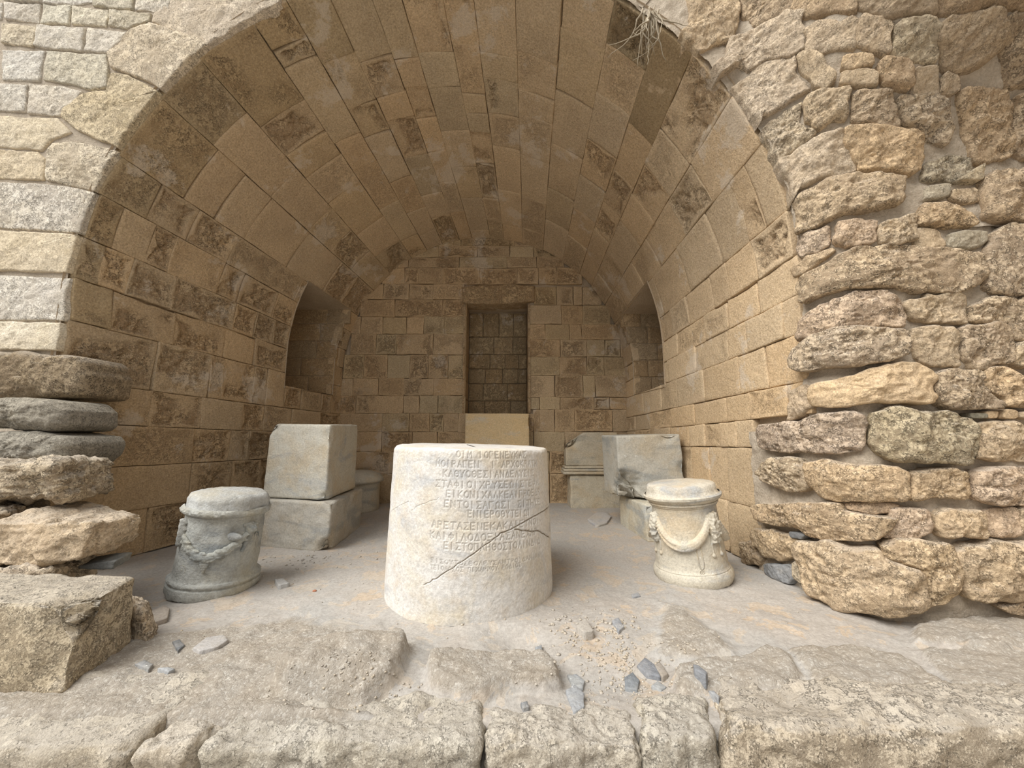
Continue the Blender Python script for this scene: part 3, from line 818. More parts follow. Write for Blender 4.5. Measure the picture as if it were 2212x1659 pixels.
    ([(0.682, 0.358), (0.745, 0.373), (0.795, 0.367), (0.77, 0.328), (0.696, 0.323)], 'slate', (1, 1, 1), 0.2, 0.05, 1, 0.03),
    ([(0.111, 0.136), (0.282, 0.194), (0.379, 0.08), (0.342, 0.014), (0.158, -0.001)], 'rough', (1.0, 0.95, 0.84), 0.9, 0.04, 1, 0.03),
    ([(0.667, 0.16), (0.756, 0.188), (0.783, 0.059), (0.711, 0.042), (0.649, 0.058)], 'rough', (1.0, 1.0, 0.95), 0.6, 0.04, 1, 0.03),
    ([(0.749, 0.318), (0.937, 0.367), (1.03, 0.374), (1.117, 0.386), (1.125, 0.325), (1.256, 0.286), (1.24, 0.094), (1.046, 0.017), (0.985, 0.001), (0.81, 0.033), (0.755, 0.179)], 'rough', (1.04, 1.0, 0.92), 0.7, 0.13, 1, 0.06),
    ([(1.128, 0.395), (1.27, 0.424), (1.415, 0.414), (1.431, 0.311), (1.439, 0.256), (1.358, 0.128), (1.248, 0.087), (1.262, 0.286), (1.131, 0.322)], 'rough', (1.0, 0.95, 0.84), 1.0, 0.09, 1, 0.05),
    ([(1.427, 0.39), (1.577, 0.427), (1.946, 0.437), (1.905, 0.182), (1.466, 0.133), (1.432, 0.201), (1.432, 0.319)], 'rough', (1.05, 0.98, 0.86), 0.7, 0.08, 1, 0.05),
    ([(1.599, 0.109), (1.764, 0.147), (1.9, 0.151), (1.888, 0.072), (1.658, 0.07)], 'rough', (1.0, 0.97, 0.92), 0.7, 0.05, 1, 0.03),
]
PIER_HIGH = [
    ([(0.679, 4.219), (1.017, 4.191), (1.034, 3.99), (1.036, 3.875), (0.947, 3.776), (0.839, 3.77), (0.757, 3.851), (0.687, 3.971)], 'rough', (1.05, 0.98, 0.86), 0.6, 0.03, 1, 0.05),
    ([(1.027, 4.186), (1.259, 3.88), (1.248, 3.778), (1.167, 3.819), (1.114, 3.83), (1.054, 3.965)], 'rough', (0.95, 0.9, 0.82), 0.8, 0.02, 1, 0.02),
    ([(0.937, 3.783), (1.127, 3.794), (1.216, 3.77), (1.283, 3.691), (1.305, 3.582), (1.305, 3.466), (1.27, 3.458), (1.163, 3.527), (1.06, 3.507), (0.936, 3.614)], 'rough', (1.08, 1.06, 1.02), 0.6, 0.03, 1, 0.05),
    ([(1.305, 3.582), (1.347, 3.571), (1.379, 3.54), (1.481, 3.442), (1.513, 3.271), (1.426, 3.335), (1.334, 3.434)], 'rough', (0.92, 0.91, 0.88), 0.5, 0.02, 1, 0.02),
    ([(1.49, 3.446), (1.611, 3.315), (1.659, 3.146), (1.513, 3.271)], 'rough', (0.95, 0.9, 0.82), 0.6, 0.02, 1, 0.02),
    ([(1.623, 3.306), (1.794, 3.24), (1.879, 3.067), (1.744, 3.107), (1.664, 3.151)], 'rough', (0.86, 0.88, 0.84), 0.7, 0.02, 1, 0.02),
    ([(1.805, 3.237), (2.021, 3.218), (2.17, 3.11), (2.11, 3.048), (1.989, 3.027), (1.894, 3.065)], 'rough', (0.85, 0.78, 0.68), 0.4, 0.02, 1, 0.02),  # dark top-row tints: corner shade put into the colour, partly real staining
    ([(2.095, 3.217), (2.323, 3.22), (2.546, 2.919), (2.297, 2.951), (2.154, 3.11)], 'rough', (0.82, 0.75, 0.65), 0.7, 0.02, 1, 0.02),
    ([(1.265, 3.871), (1.467, 3.576), (1.48, 3.45), (1.283, 3.7), (1.253, 3.771)], 'rough', (0.88, 0.83, 0.75), 0.6, 0.02, 1, 0.02),
    ([(1.471, 3.571), (1.74, 3.353), (1.792, 3.246), (1.615, 3.318), (1.489, 3.454)], 'rough', (0.8, 0.73, 0.63), 0.4, 0.02, 1, 0.02),
    ([(1.749, 3.349), (2.273, 3.276), (2.323, 3.22), (2.025, 3.222), (1.802, 3.243)], 'rough', (0.7, 0.62, 0.52), 0.4, 0.02, 1, 0.02),
    ([(1.002, 3.414), (1.094, 3.526), (1.275, 3.462), (1.298, 3.335), (1.356, 3.194), (1.218, 3.173), (1.116, 3.1), (1.013, 3.219)], 'rough', (1.08, 1.06, 1.02), 0.7, 0.04, 1, 0.05),
    ([(1.284, 3.452), (1.365, 3.402), (1.4, 3.311), (1.461, 3.174), (1.415, 3.141), (1.361, 3.199), (1.301, 3.342)], 'rough', (1.05, 0.98, 0.86), 0.5, 0.03, 1, 0.02),
    ([(1.464, 3.278), (1.578, 3.2), (1.593, 3.15), (1.524, 3.171), (1.472, 3.22)], 'rough', (1.05, 0.98, 0.86), 0.5, 0.02, 1, 0.02),
    ([(1.47, 3.199), (1.607, 3.109), (1.624, 3.031), (1.53, 3.093), (1.472, 3.127)], 'rough', (1.05, 0.98, 0.86), 0.4, 0.02, 1, 0.02),
    ([(1.607, 3.162), (1.738, 3.109), (1.802, 2.971), (1.64, 3.017)], 'rough', (0.95, 0.9, 0.82), 0.8, 0.02, 1, 0.02),
    ([(1.769, 3.077), (1.877, 3.056), (1.94, 2.941), (1.811, 2.963)], 'rough', (0.95, 0.9, 0.82), 0.2, 0, 0, 0.02),
    ([(1.152, 3.022), (1.234, 3.13), (1.312, 3.135), (1.308, 3.021), (1.388, 2.918), (1.342, 2.855), (1.229, 2.794), (1.177, 2.873)], 'rough', (0.96, 0.93, 0.85), 0.8, 0.03, 1, 0.02),
    ([(1.329, 3.151), (1.423, 3.123), (1.515, 3.079), (1.529, 2.921), (1.453, 2.938), (1.391, 2.926), (1.323, 3.032)], 'rough', (1.05, 0.98, 0.86), 0.6, 0.03, 1, 0.02),
    ([(1.521, 3.076), (1.699, 2.985), (1.776, 2.816), (1.733, 2.803), (1.548, 2.881)], 'rough', (0.95, 0.9, 0.82), 0.8, 0.03, 1, 0.02),
    ([(1.724, 2.973), (1.961, 2.914), (2.072, 2.775), (2.06, 2.691), (1.935, 2.732), (1.895, 2.789), (1.793, 2.814)], 'rough', (0.95, 0.9, 0.82), 0.8, 0.03, 1, 0.02),
    ([(1.913, 3.028), (1.999, 3.009), (2.041, 2.946), (1.971, 2.926), (1.939, 2.953)], 'rough', (0.95, 0.9, 0.82), 0.6, 0.02, 1, 0.02),
    ([(2.034, 2.958), (2.274, 2.949), (2.384, 2.863), (2.431, 2.628), (2.219, 2.584), (2.189, 2.684), (2.073, 2.879)], 'rough', (0.95, 0.9, 0.82), 0.7, 0.03, 1, 0.02),
    ([(2.331, 2.918), (2.55, 2.913), (2.645, 2.547), (2.447, 2.6), (2.398, 2.849)], 'rough', (0.95, 0.9, 0.82), 0.8, 0.02, 1, 0.02),
    ([(1.209, 2.77), (1.372, 2.87), (1.502, 2.856), (1.564, 2.72), (1.574, 2.619), (1.418, 2.602), (1.279, 2.515), (1.222, 2.659)], 'rough', (1.08, 1.06, 1.02), 0.4, 0.04, 1, 0.02),
    ([(1.511, 2.865), (1.6, 2.845), (1.901, 2.766), (1.921, 2.556), (1.868, 2.53), (1.761, 2.555), (1.58, 2.617)], 'rough', (1.05, 0.98, 0.86), 0.6, 0.05, 1, 0.04),
    ([(1.939, 2.614), (2.066, 2.648), (2.195, 2.624), (2.195, 2.535), (2.112, 2.485), (1.926, 2.495)], 'rough', (0.86, 0.88, 0.84), 0.9, 0.03, 1, 0.02),
]
PLAN_LOW = [
    (1.8, 3.3),
    (1.83, 2.95),
    (1.87, 2.6),
    (1.92, 2.36),
    (2.02, 2.24),
    (2.2, 2.18),
    (2.6, 2.13),
    (3.2, 2.08),
    (4.4, 2.03),
]
PLAN_HIGH = [
    (0.6, 2.475),
    (1.6, 2.42),
    (1.85, 2.38),
    (2.02, 2.26),
    (2.2, 2.18),
    (2.6, 2.13),
    (3.2, 2.08),
    (4.4, 2.03),
]
GREY_STONES = [
    ([(-3.719, 1.565), (-3.384, 1.554), (-3.189, 1.543), (-3.023, 1.51), (-2.972, 1.375), (-2.985, 1.246), (-3.153, 1.233), (-3.663, 1.241)], 2.62, 'dark', (1, 1, 1), 0.6, 0.0, 0.05),
    ([(-3.43, 1.208), (-3.02, 1.213), (-2.907, 1.178), (-2.846, 1.129), (-2.839, 1.052), (-2.882, 1.013), (-3.399, 1.033)], 2.42, 'dark', (1, 1, 1), 0.6, 0.0, 0.05),
    ([(-3.336, 0.994), (-3.088, 0.99), (-2.772, 0.975), (-2.736, 0.928), (-2.738, 0.845), (-2.802, 0.798), (-3.295, 0.766)], 2.38, 'dark', (1, 1, 1), 0.6, 0.0, 0.05),
]
INSCRIPTION = [
    ('ΟΙΜ ΙΟΓΕΝΕΥΚΑΣ', (-0.0714, 0.8772), (0.7827, 0.865), 0.036),
    ('ΜΟΙΡΑΓΕΝ  Ι ΑΡΧΟΚΡΑΤΗ', (-0.2984, 0.8256), (0.9797, 0.8112), 0.036),
    ('ΚΑΘΥΟΘΕΣΙΑΝΔΕΛΥΣΙΣ', (-0.2123, 0.7715), (0.9128, 0.7557), 0.036),
    ('ΣΤΑΦΙΟΙΧΡΥΣΕΩΙΣΤΕΦΑ', (-0.2926, 0.7148), (1.0046, 0.6948), 0.036),
    ('ΕΙΚΟΝΙΧΑΛΚΕΑΙΠΡΟΕΔΡ', (-0.1673, 0.6606), (1.0327, 0.6364), 0.036),
    ('ΕΝΤΟΙΣΑΓΩΣΙ ΣΙΤΗΣΕ', (-0.1848, 0.6071), (1.0305, 0.5772), 0.036),
    ('ΕΝΙΕΡΟΘΥΤΕΙΩΙ', (0.0651, 0.5538), (0.8287, 0.5295), 0.036),
    ('ΑΡΕΤΑΣΕΝΕΚΑΚΑΙΕΥΝΟΙ', (-0.3233, 0.4948), (0.9968, 0.4693), 0.036),
    ('ΚΑΙΦΙΛΟΔΟΞΙΑΣΑΝΕΧΑΡ', (-0.3345, 0.4384), (0.9411, 0.4117), 0.036),
    ('ΕΙΣΤΟΠΛΗΘΟΣΤΟΛΙΝΔΙΩ', (-0.1752, 0.3868), (0.9928, 0.3522), 0.036),
    ('ΕΙΣΟΥΤΟΣΕΟΛΕΥΣΑΝΤΡΟΙΔΑΜΙΟΣ', (-0.3128, 0.306), (0.9763, 0.2722), 0.021),
    ('ΤΕΙΟΑΟΣΟΣ ΠΙΧΑΡΜΟΥ ΡΟΔΙΟΣ', (-0.3178, 0.2699), (0.6669, 0.2557), 0.021),
]
CRACKS = [
    [(1.4758, 0.5154), (0.984, 0.5095), (0.6515, 0.475), (0.4128, 0.4378), (0.307, 0.4045), (0.0956, 0.3351), (-0.0261, 0.2922), (-0.2398, 0.2189), (-0.3767, 0.1736)],
    [(0.587, 0.4498), (0.7574, 0.4295), (0.954, 0.4104), (1.1064, 0.3755), (1.4768, 0.2901)],
    [(-1.1758, 0.4915), (-0.9042, 0.5515), (-0.6493, 0.5996)],
    [(-0.605, 0.555), (-0.4349, 0.5999), (-0.316, 0.6203), (-0.2467, 0.6351)],
]
ROCKS = {
    'left_rock': [(-0.973, 1.827), (-0.764, 1.865), (-0.684, 1.931), (-0.503, 1.904), (-0.471, 1.803), (-0.461, 1.734), (-0.483, 1.64), (-0.572, 1.557), (-0.728, 1.593), (-0.946, 1.65)],
    'ridge': [(-0.343, 1.786), (-0.203, 1.846), (-0.01, 1.856), (0.142, 1.846), (0.197, 1.786), (0.191, 1.678), (-0.008, 1.619), (-0.193, 1.565), (-0.302, 1.648)],
    'right_a': [(0.696, 1.786), (0.915, 1.822), (1.154, 1.865), (1.213, 1.859), (1.2, 1.688), (1.069, 1.61), (0.796, 1.601), (0.656, 1.619)],
    'right_b': [(1.275, 1.898), (1.554, 1.924), (1.742, 1.846), (1.717, 1.619), (1.486, 1.61), (1.248, 1.61), (1.191, 1.668)],
    'right_c': [(1.85, 1.904), (2.135, 1.904), (2.403, 1.841), (2.065, 1.599), (1.899, 1.608), (1.752, 1.646)],
    'right_d': [(2.075, 2.12), (2.552, 2.189), (2.64, 2.01), (2.412, 1.846), (2.144, 1.911), (1.915, 1.966)],
    'lip': [(0.892, 2.414), (0.966, 2.331), (1.022, 2.052), (1.004, 1.885), (0.766, 1.873), (0.665, 1.885)],
}
SHARDS = {
    's1': [(-2.029, 2.277), (-2.022, 2.375), (-1.951, 2.335), (-1.868, 2.222), (-1.896, 2.162)],
    's2': [(-1.586, 1.752), (-1.578, 1.785), (-1.508, 1.752), (-1.493, 1.715)],
    's3': [(-1.457, 1.71), (-1.415, 1.72), (-1.376, 1.705), (-1.385, 1.68)],
    's4': [(-1.598, 1.944), (-1.579, 1.964), (-1.518, 1.918), (-1.508, 1.873)],
    's5': [(-1.443, 1.879), (-1.46, 1.971), (-1.394, 1.992), (-1.336, 1.944), (-1.343, 1.886), (-1.391, 1.849)],
    's6': [(-1.614, 2.76), (-1.564, 2.774), (-1.474, 2.691), (-1.519, 2.647)],
    's7': [(0.236, 1.779), (0.276, 1.785), (0.305, 1.741), (0.286, 1.69), (0.243, 1.7)],
    's8': [(0.211, 1.651), (0.253, 1.68), (0.281, 1.633), (0.266, 1.554), (0.223, 1.534)],
    's9': [(0.476, 1.785), (0.526, 1.819), (0.541, 1.763), (0.508, 1.7), (0.461, 1.71)],
    's10': [(0.554, 1.843), (0.607, 1.898), (0.636, 1.843), (0.627, 1.763), (0.575, 1.785)],
    's11': [(0.63, 1.843), (0.662, 1.855), (0.664, 1.774), (0.629, 1.752)],
    's12': [(0.572, 1.72), (0.609, 1.752), (0.632, 1.71), (0.597, 1.685)],
    's13': [(0.533, 2.187), (0.576, 2.222), (0.576, 2.121), (0.535, 2.073)],
    's14': [(0.329, 2.105), (0.393, 2.187), (0.407, 2.058), (0.356, 2.036)],
    's15': [(0.112, 1.971), (0.142, 1.988), (0.142, 1.931), (0.116, 1.924)],
    's16': [(0.744, 2.552), (0.8, 2.577), (0.799, 2.529), (0.736, 2.494)],
    's17': [(0.032, 1.558), (0.058, 1.567), (0.063, 1.538), (0.04, 1.53)],
    's18': [(0.73, 1.678), (0.746, 1.673), (0.76, 1.625), (0.743, 1.605), (0.72, 1.644)],
    's19': [(0.751, 1.61), (0.775, 1.61), (0.783, 1.575), (0.767, 1.561)],
    's20': [(1.522, 1.544), (1.543, 1.531), (1.516, 1.527)],
    'flat': [(0.862, 4.576), (1.049, 4.944), (1.201, 5.002), (1.178, 4.727), (1.041, 4.391), (0.896, 4.24)],
}


NICHE_L = (4.65, 5.45, 1.866, 2.20)
NICHE_R = (4.40, 5.30, 0.79, 1.113)

def shell(name, q0, q1, mat, cuts=()):
    qs = set(np.linspace(q0, q1, int((q1 - q0) * 70) + 2).round(4)); Ds = set(np.linspace(2.30, 5.75, 40).round(4))
    for a, b, c, d in cuts:
        qs |= {c, d} & set([x for x in (c, d) if q0 <= x <= q1]); Ds |= {a, b}
    qs = np.array(sorted(qs)); Ds = np.array(sorted(Ds))
    Q, DD = np.meshgrid(qs, Ds, indexing='ij')
    fy = front_y(vault_pt(Q.ravel(), np.full(Q.size, 2.55), 0)[:, 0]) + 0.004
    Dq = np.maximum(DD.ravel(), fy)
    V = vault_pt(Q.ravel(), Dq, -0.055)
    F = grid_faces(len(qs), len(Ds))
    qc = Q.ravel()[F].mean(1); dc = Dq[F].mean(1)
    cx = vault_pt(qc, dc, 0)
    keep = Dq[F].max(1) > fy[F].max(1) + 1e-4
    for a, b, c, d in cuts:
        keep &= ~((dc > a) & (dc < b) & (qc > c) & (qc < d))
    return put(name, V, F[keep], None, mat, base=(0, 0, 0), smooth=True)

# ------------------------------------------------------------------ vault shell and its blocks
ceiling = tag(shell('ceiling', 1.0, 2.0, 'mortar', (NICHE_L, NICHE_R)), 'tan stone barrel vault of coursed blocks over the recess', 'vault', kind='structure')
wall_right = tag(shell('wall_right', 0.0, 1.0, 'mortar', (NICHE_R,)), 'inner right side wall of smooth tan ashlar under the vault', 'wall', kind='structure')
wall_left = tag(shell('wall_left', 2.0, 3.0, 'mortar', (NICHE_L,)), 'inner left side wall of pitted brown ashlar under the vault', 'wall', kind='structure')

# blocks that are dressed smooth / deeply pitted, read off the wall (course, depth)
for (qa, qb, ds) in VAULT_COURSES:
    qm = (qa + qb) / 2
    par = wall_right if qm < 1 else (wall_left if qm > 2 else ceiling)
    k = PI * 2.4 if 1 <= qm <= 2 else 2.0
    mp = (lambda k: lambda u, v, w: vault_pt(u / k, v, w))(k)
    cuts = []
    for (a, b, c, d) in (NICHE_L, NICHE_R):
        if qb > c + 0.005 and qa < d - 0.005:
            cuts.append((a, b, c, d))
    for da, db in zip(ds[:-1], ds[1:]):
        pieces = [(qa, qb, da, db)]
        for (a, b, c, d) in cuts:
            new = []
            for (p0, p1, e0, e1) in pieces:
                if e1 <= a or e0 >= b:
                    new.append((p0, p1, e0, e1)); continue
                if e0 < a: new.append((p0, p1, e0, a))
                if e1 > b: new.append((p0, p1, b, e1))
                m0, m1 = max(e0, a), min(e1, b)
                if p0 < c - 0.02: new.append((p0, c, m0, m1))
                if p1 > d + 0.02: new.append((d, p1, m0, m1))
            pieces = new
        for (p0, p1, e0, e1) in pieces:
            if e1 - e0 < 0.04: continue
            right = qm < 1.02
            rnd_pit = random.random()
            if right:
                pt = 0.05 if rnd_pit < 0.75 else 0.5
                base = (1.06, 1.03, 0.97)
            elif qm > 1.85:
                pt = 1.0 if rnd_pit < 0.62 else (0.15 if rnd_pit > 0.8 else 0.6)
                base = (0.97, 0.94, 0.88)
            else:
                pt = 0.9 if rnd_pit < 0.32 else (0.12 if rnd_pit > 0.55 else 0.4)
                base = (1.0, 0.97, 0.92)
            if 1.3 < qm < 1.8 and random.random() < 0.28:
                base = (0.95, 0.94, 0.89)
            if e0 < 2.75 and qm > 1.6 and qm < 2.1:
                base = (0.80, 0.78, 0.70); pt = 0.8
            if e0 < 2.75 and 1.19 < qm < 1.3:
                base = (0.62, 0.60, 0.53)
            j = 0.012
            poly = [(p0 * k + random.uniform(-j, j) * 0.3, e0 + random.uniform(-j, j)), (p1 * k + random.uniform(-j, j) * 0.3, e0 + random.uniform(-j, j)),
                    (p1 * k + random.uniform(-j, j) * 0.3, e1 + random.uniform(-j, j)), (p0 * k + random.uniform(-j, j) * 0.3, e1 + random.uniform(-j, j))]
            deep = pt > 0.8
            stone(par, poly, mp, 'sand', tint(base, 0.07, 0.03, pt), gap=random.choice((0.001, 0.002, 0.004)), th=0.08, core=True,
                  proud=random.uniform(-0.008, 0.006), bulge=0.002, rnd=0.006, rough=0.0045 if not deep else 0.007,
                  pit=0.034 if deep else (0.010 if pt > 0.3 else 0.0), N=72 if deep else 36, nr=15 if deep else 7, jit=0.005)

# recesses in the side walls
def recess(parent, name, nic, xb, side):
    a, b, c, d = nic
    if side < 0: z0 = sec(5.0)[1] * (3 - d); qt = c
    else: z0 = sec(5.0)[1] * c; qt = d
    zt = vault_pt(qt, (a + b) / 2, 0)[2]
    def xs(D, z):
        cx, cz, r = sec(D)
        dz_ = np.maximum(z - cz, 0)
        return cx + side * np.sqrt(r * r - dz_ * dz_)
    parts = []
    t = np.linspace(0, 1, 6); zz = np.linspace(z0 - 0.03, zt + 0.03, 8); DD = np.linspace(a, b, 6)
    def gridp(f, n, m):
        i, j = np.meshgrid(np.linspace(0, 1, n), np.linspace(0, 1, m), indexing='ij')
        return f(i.ravel(), j.ravel()), grid_faces(n, m), None
    ztd = lambda D: vault_pt(qt, D, 0)[..., 2]
    for D in (a - 0.012, b + 0.012):
        zq = float(ztd(D)) + 0.02
        parts.append(gridp(lambda i, j: np.stack([xb + (xs(D, z0 - 0.02 + j * (zq - z0 + 0.02)) - xb + side * -0.01) * i, np.full_like(i, D), z0 - 0.02 + j * (zq - z0 + 0.02)], -1), 6, 8))
    yy = lambda j: a - 0.02 + j * (b - a + 0.04)
    parts.append(gridp(lambda i, j: np.stack([xb + (xs(yy(j), np.full_like(i, z0)) - xb - side * 0.01) * i, yy(j), np.full_like(i, z0 - 0.012)], -1), 6, 8))
    parts.append(gridp(lambda i, j: np.stack([xb + (xs(yy(j), ztd(yy(j)) + 0.004) - xb - side * 0.02) * i, yy(j), ztd(yy(j)) + 0.004], -1), 6, 8))
    parts.append(gridp(lambda i, j: np.stack([np.full_like(i, xb), yy(i), z0 - 0.02 + j * (zt - z0 + 0.12)], -1), 6, 8))
    v, q_, t_ = join(parts)
    o = put('recess_lining', v, q_, t_, 'mortar', parent, base=(0, 0, 0))
    # blocks of the far jamb and of the back of the recess
    far = lambda u, v, w: np.stack([u, b - w, v], -1)
    back = lambda u, v, w: np.stack([xb - side * w, u, v], -1)
    zl = np.linspace(z0, zt, 6)
    for i in range(5):
        xf = float(xs(b, np.array(zl[i + 1]))) - side * 0.0
        x_in = min(abs(xf), 9) * side
        cut = xb + (x_in - xb) * random.uniform(0.35, 0.65)
        for u0, u1 in ((xb, cut), (cut, x_in)):
            stone(parent, [(u0, zl[i]), (u1, zl[i]), (u1, zl[i + 1]), (u0, zl[i + 1])], far, 'sand', tint((0.92, 0.88, 0.80), 0.08, 0.04, 0.5), th=0.03, rnd=0.005, rough=0.006, N=24, nr=4)
        m = a + (b - a) * random.uniform(0.35, 0.65)
        for u0, u1 in ((a, m), (m, b)):
            stone(parent, [(u0, zl[i]), (u1, zl[i]), (u1, zl[i + 1]), (u0, zl[i + 1])], back, 'sand', tint((0.92, 0.88, 0.80), 0.08, 0.04, 0.4), th=0.03, rnd=0.005, rough=0.006, N=24, nr=4)
recess(wall_left, 'recess', NICHE_L, -3.30, -1)
recess(wall_right, 'recess', NICHE_R, 2.25, 1)

# ------------------------------------------------------------------ back wall with its niche
BY = 5.65
NX0, NX1, NZ0, NZ1 = -0.70, 0.24, 1.275, 2.97
def back_wall():
    xs_ = np.array([-3.0, NX0, NX1, 2.4]); zs_ = np.array([-0.1, NZ0, NZ1, 4.3])
    V, Q = [], []
    def quad(a, b, c, d):
        n = len(V); V.extend([a, b, c, d]); Q.append((n, n + 1, n + 2, n + 3))
    y = BY + 0.05
    for i in range(3):
        for k in range(3):
            if i == 1 and k == 1: continue
            quad((xs_[i], y, zs_[k]), (xs_[i + 1], y, zs_[k]), (xs_[i + 1], y, zs_[k + 1]), (xs_[i], y, zs_[k + 1]))
    yb = BY + 0.515
    NX0_, NX1_ = NX0 - 0.03, NX1 + 0.03
    quad((NX0_, y, NZ0), (NX0_, yb, NZ0), (NX0_, yb, NZ1), (NX0_, y, NZ1))
    quad((NX1_, yb, NZ0), (NX1_, y, NZ0), (NX1_, y, NZ1), (NX1_, yb, NZ1))
    quad((NX0_, y, NZ1), (NX0_, yb, NZ1), (NX1_, yb, NZ1), (NX1_, y, NZ1))
    quad((NX0_, y, NZ0), (NX1_, y, NZ0), (NX1_, yb, NZ0), (NX0_, yb, NZ0))
    quad((NX0_, yb, NZ0), (NX1_, yb, NZ0), (NX1_, yb, NZ1), (NX0_, yb, NZ1))
    return put('wall_back', np.array(V, float), Q, None, 'mortar', base=(0, 0, 0), smooth=False)
wall_back = tag(back_wall(), 'back wall of small tan blocks with a tall rectangular niche', 'wall', kind='structure')
bmap = lambda u, v, w: np.stack([u, BY - w, v], -1)
cx_, cz_, r_ = sec(BY)
for (x0, x1, z0, z1) in BACK_BLOCKS:
    mx, mz = (x0 + x1) / 2, (z0 + z1) / 2
    if mz > cz_ and math.hypot(mx - cx_, mz - cz_) > r_ + 0.12: continue
    if abs(mx - cx_) > r_ + 0.15: continue
    g = random.random(); pt = 0.9 if g < 0.42 else (0.1 if g > 0.7 else 0.5)
    base = (1.0, 0.95, 0.87) if random.random() > 0.2 else (0.95, 0.94, 0.86)
    j = 0.007
    poly = [(x0 + random.uniform(-j, j), z0 + random.uniform(-j, j)), (x1 + random.uniform(-j, j), z0 + random.uniform(-j, j)),
            (x1 + random.uniform(-j, j), z1 + random.uniform(-j, j)), (x0 + random.uniform(-j, j), z1 + random.uniform(-j, j))]
    if x1 > NX0 - 0.08 and x0 < NX0 and z1 > NZ0 + 0.05 and z0 < NZ1 - 0.05:
        poly[1] = (NX0 + 0.01, poly[1][1]); poly[2] = (NX0 + 0.01, poly[2][1])
    deep = pt > 0.8
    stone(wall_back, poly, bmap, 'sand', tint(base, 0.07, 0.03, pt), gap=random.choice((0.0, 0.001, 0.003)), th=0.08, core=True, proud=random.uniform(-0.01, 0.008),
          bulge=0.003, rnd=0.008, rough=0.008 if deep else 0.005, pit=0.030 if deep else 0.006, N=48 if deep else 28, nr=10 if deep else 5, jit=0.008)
# rough lintel over the niche, and niche lining blocks
stone(wall_back, [(-0.76, 2.95), (-0.3, 2.93), (0.05, 2.95), (0.36, 2.98), (0.36, 3.22), (0.0, 3.26), (-0.5, 3.24), (-0.78, 3.2)], bmap, 'sand', (0.95, 0.90, 0.80, 0.9), name='lintel',
      th=0.30, proud=0.03, bulge=0.02, rnd=0.03, rough=0.02, pit=0.03, N=48, nr=9)
nb = lambda u, v, w: np.stack([u, BY + 0.48 - w, v], -1)
zz = [1.28, 1.50, 1.78, 2.02, 2.26, 2.55, 2.95]
for i in range(6):
    x = NX0
    while x < NX1 - 0.02:
        x2 = min(NX1, x + random.uniform(0.2, 0.42))
        if NX1 - x2 < 0.12: x2 = NX1
        stone(wall_back, [(x, zz[i]), (x2, zz[i]), (x2, zz[i + 1]), (x, zz[i + 1])], nb, 'sand', tint((0.80, 0.78, 0.70), 0.08, 0.03, 0.7), th=0.03, rnd=0.010, rough=0.008, pit=0.008, N=28, nr=5, jit=0.004, gap=0.004)
        x = x2
nl = lambda u, v, w: np.stack([NX0 + w, u, v], -1)
nr_ = lambda u, v, w: np.stack([NX1 - w, u, v], -1)
for mpf in (nl, nr_):
    for i in range(6):
        stone(wall_back, [(BY - 0.02, zz[i]), (BY + 0.48, zz[i]), (BY + 0.48, zz[i + 1]), (BY - 0.02, zz[i + 1])], mpf, 'sand', tint((0.95, 0.90, 0.82), 0.08, 0.03, 0.4), th=0.03, rnd=0.008, rough=0.006, N=24, nr=4)

# ------------------------------------------------------------------ front face, left of the arch
fmap = lambda u, v, w: np.stack([u, front_y(u) - w, v], -1)
def facade_back():
    qs = np.linspace(1.28, 2.0, 60)
    inner, outer = [], []
    for q in qs:
        D = 2.6
        for _ in range(4):
            p = vault_pt(q, D, -0.03); D = front_y(p[0])
        inner.append((p[0], p[2]))
        a = (q - 1) * PI
        outer.append((-0.7 + 6.5 * math.cos(a), 2.08 + 6.5 * math.sin(a)))
    x = inner[-1][0]
    inner.append((x, -0.3)); outer.append((-7.2, -0.3))
    V = []
    for (a, b), (c, d) in zip(inner, outer):
        for t in np.linspace(0, 1, 8):
            xx = a + (c - a) * t; z = b + (d - b) * t
            V.append((xx, front_y(xx) + 0.018, min(z, 6.2)))
    n = len(inner)
    return put('wall_front_left', np.array(V), grid_faces(n, 8), None, 'mortar_pale', base=(0, 0, 0), smooth=False)
wall_fl = tag(facade_back(), 'sunlit pale limestone front wall left of the arch', 'wall', kind='structure')
def snap_arch(poly, D, side, tol=0.07):
    """keep a face stone outside the arch opening, its edge on the arris"""
    p = outline(poly, 70)
    cx, cz, r = sec(D)
    for i in range(len(p)):
        dx, dz = p[i, 0] - cx, p[i, 1] - cz
        if dz > 0:
            rr = math.hypot(dx, dz)
            if rr < r + tol: p[i] = (cx + dx / rr * (r + 0.001), cz + dz / rr * (r + 0.001))
        elif dx * side < r + tol: p[i, 0] = cx + side * (r + 0.001)
    keep = [p[0]]
    for q in p[1:]:
        if np.linalg.norm(q - keep[-1]) > 0.004: keep.append(q)
    return np.array(keep)
for (poly, mat, colr, pt, rounds) in FACADE:
    poly = snap_arch(poly, 2.69, -1)
    stone(wall_fl, poly, fmap, mat, tint(colr, 0.05, 0.02, pt), gap=0.003, th=0.10, proud=random.uniform(-0.006, 0.010), bulge=0.006, rnd=0.010, rough=0.014,
          freq=6, pit=0.014 * pt, N=110, nr=18, jit=0.012, rounds=0)

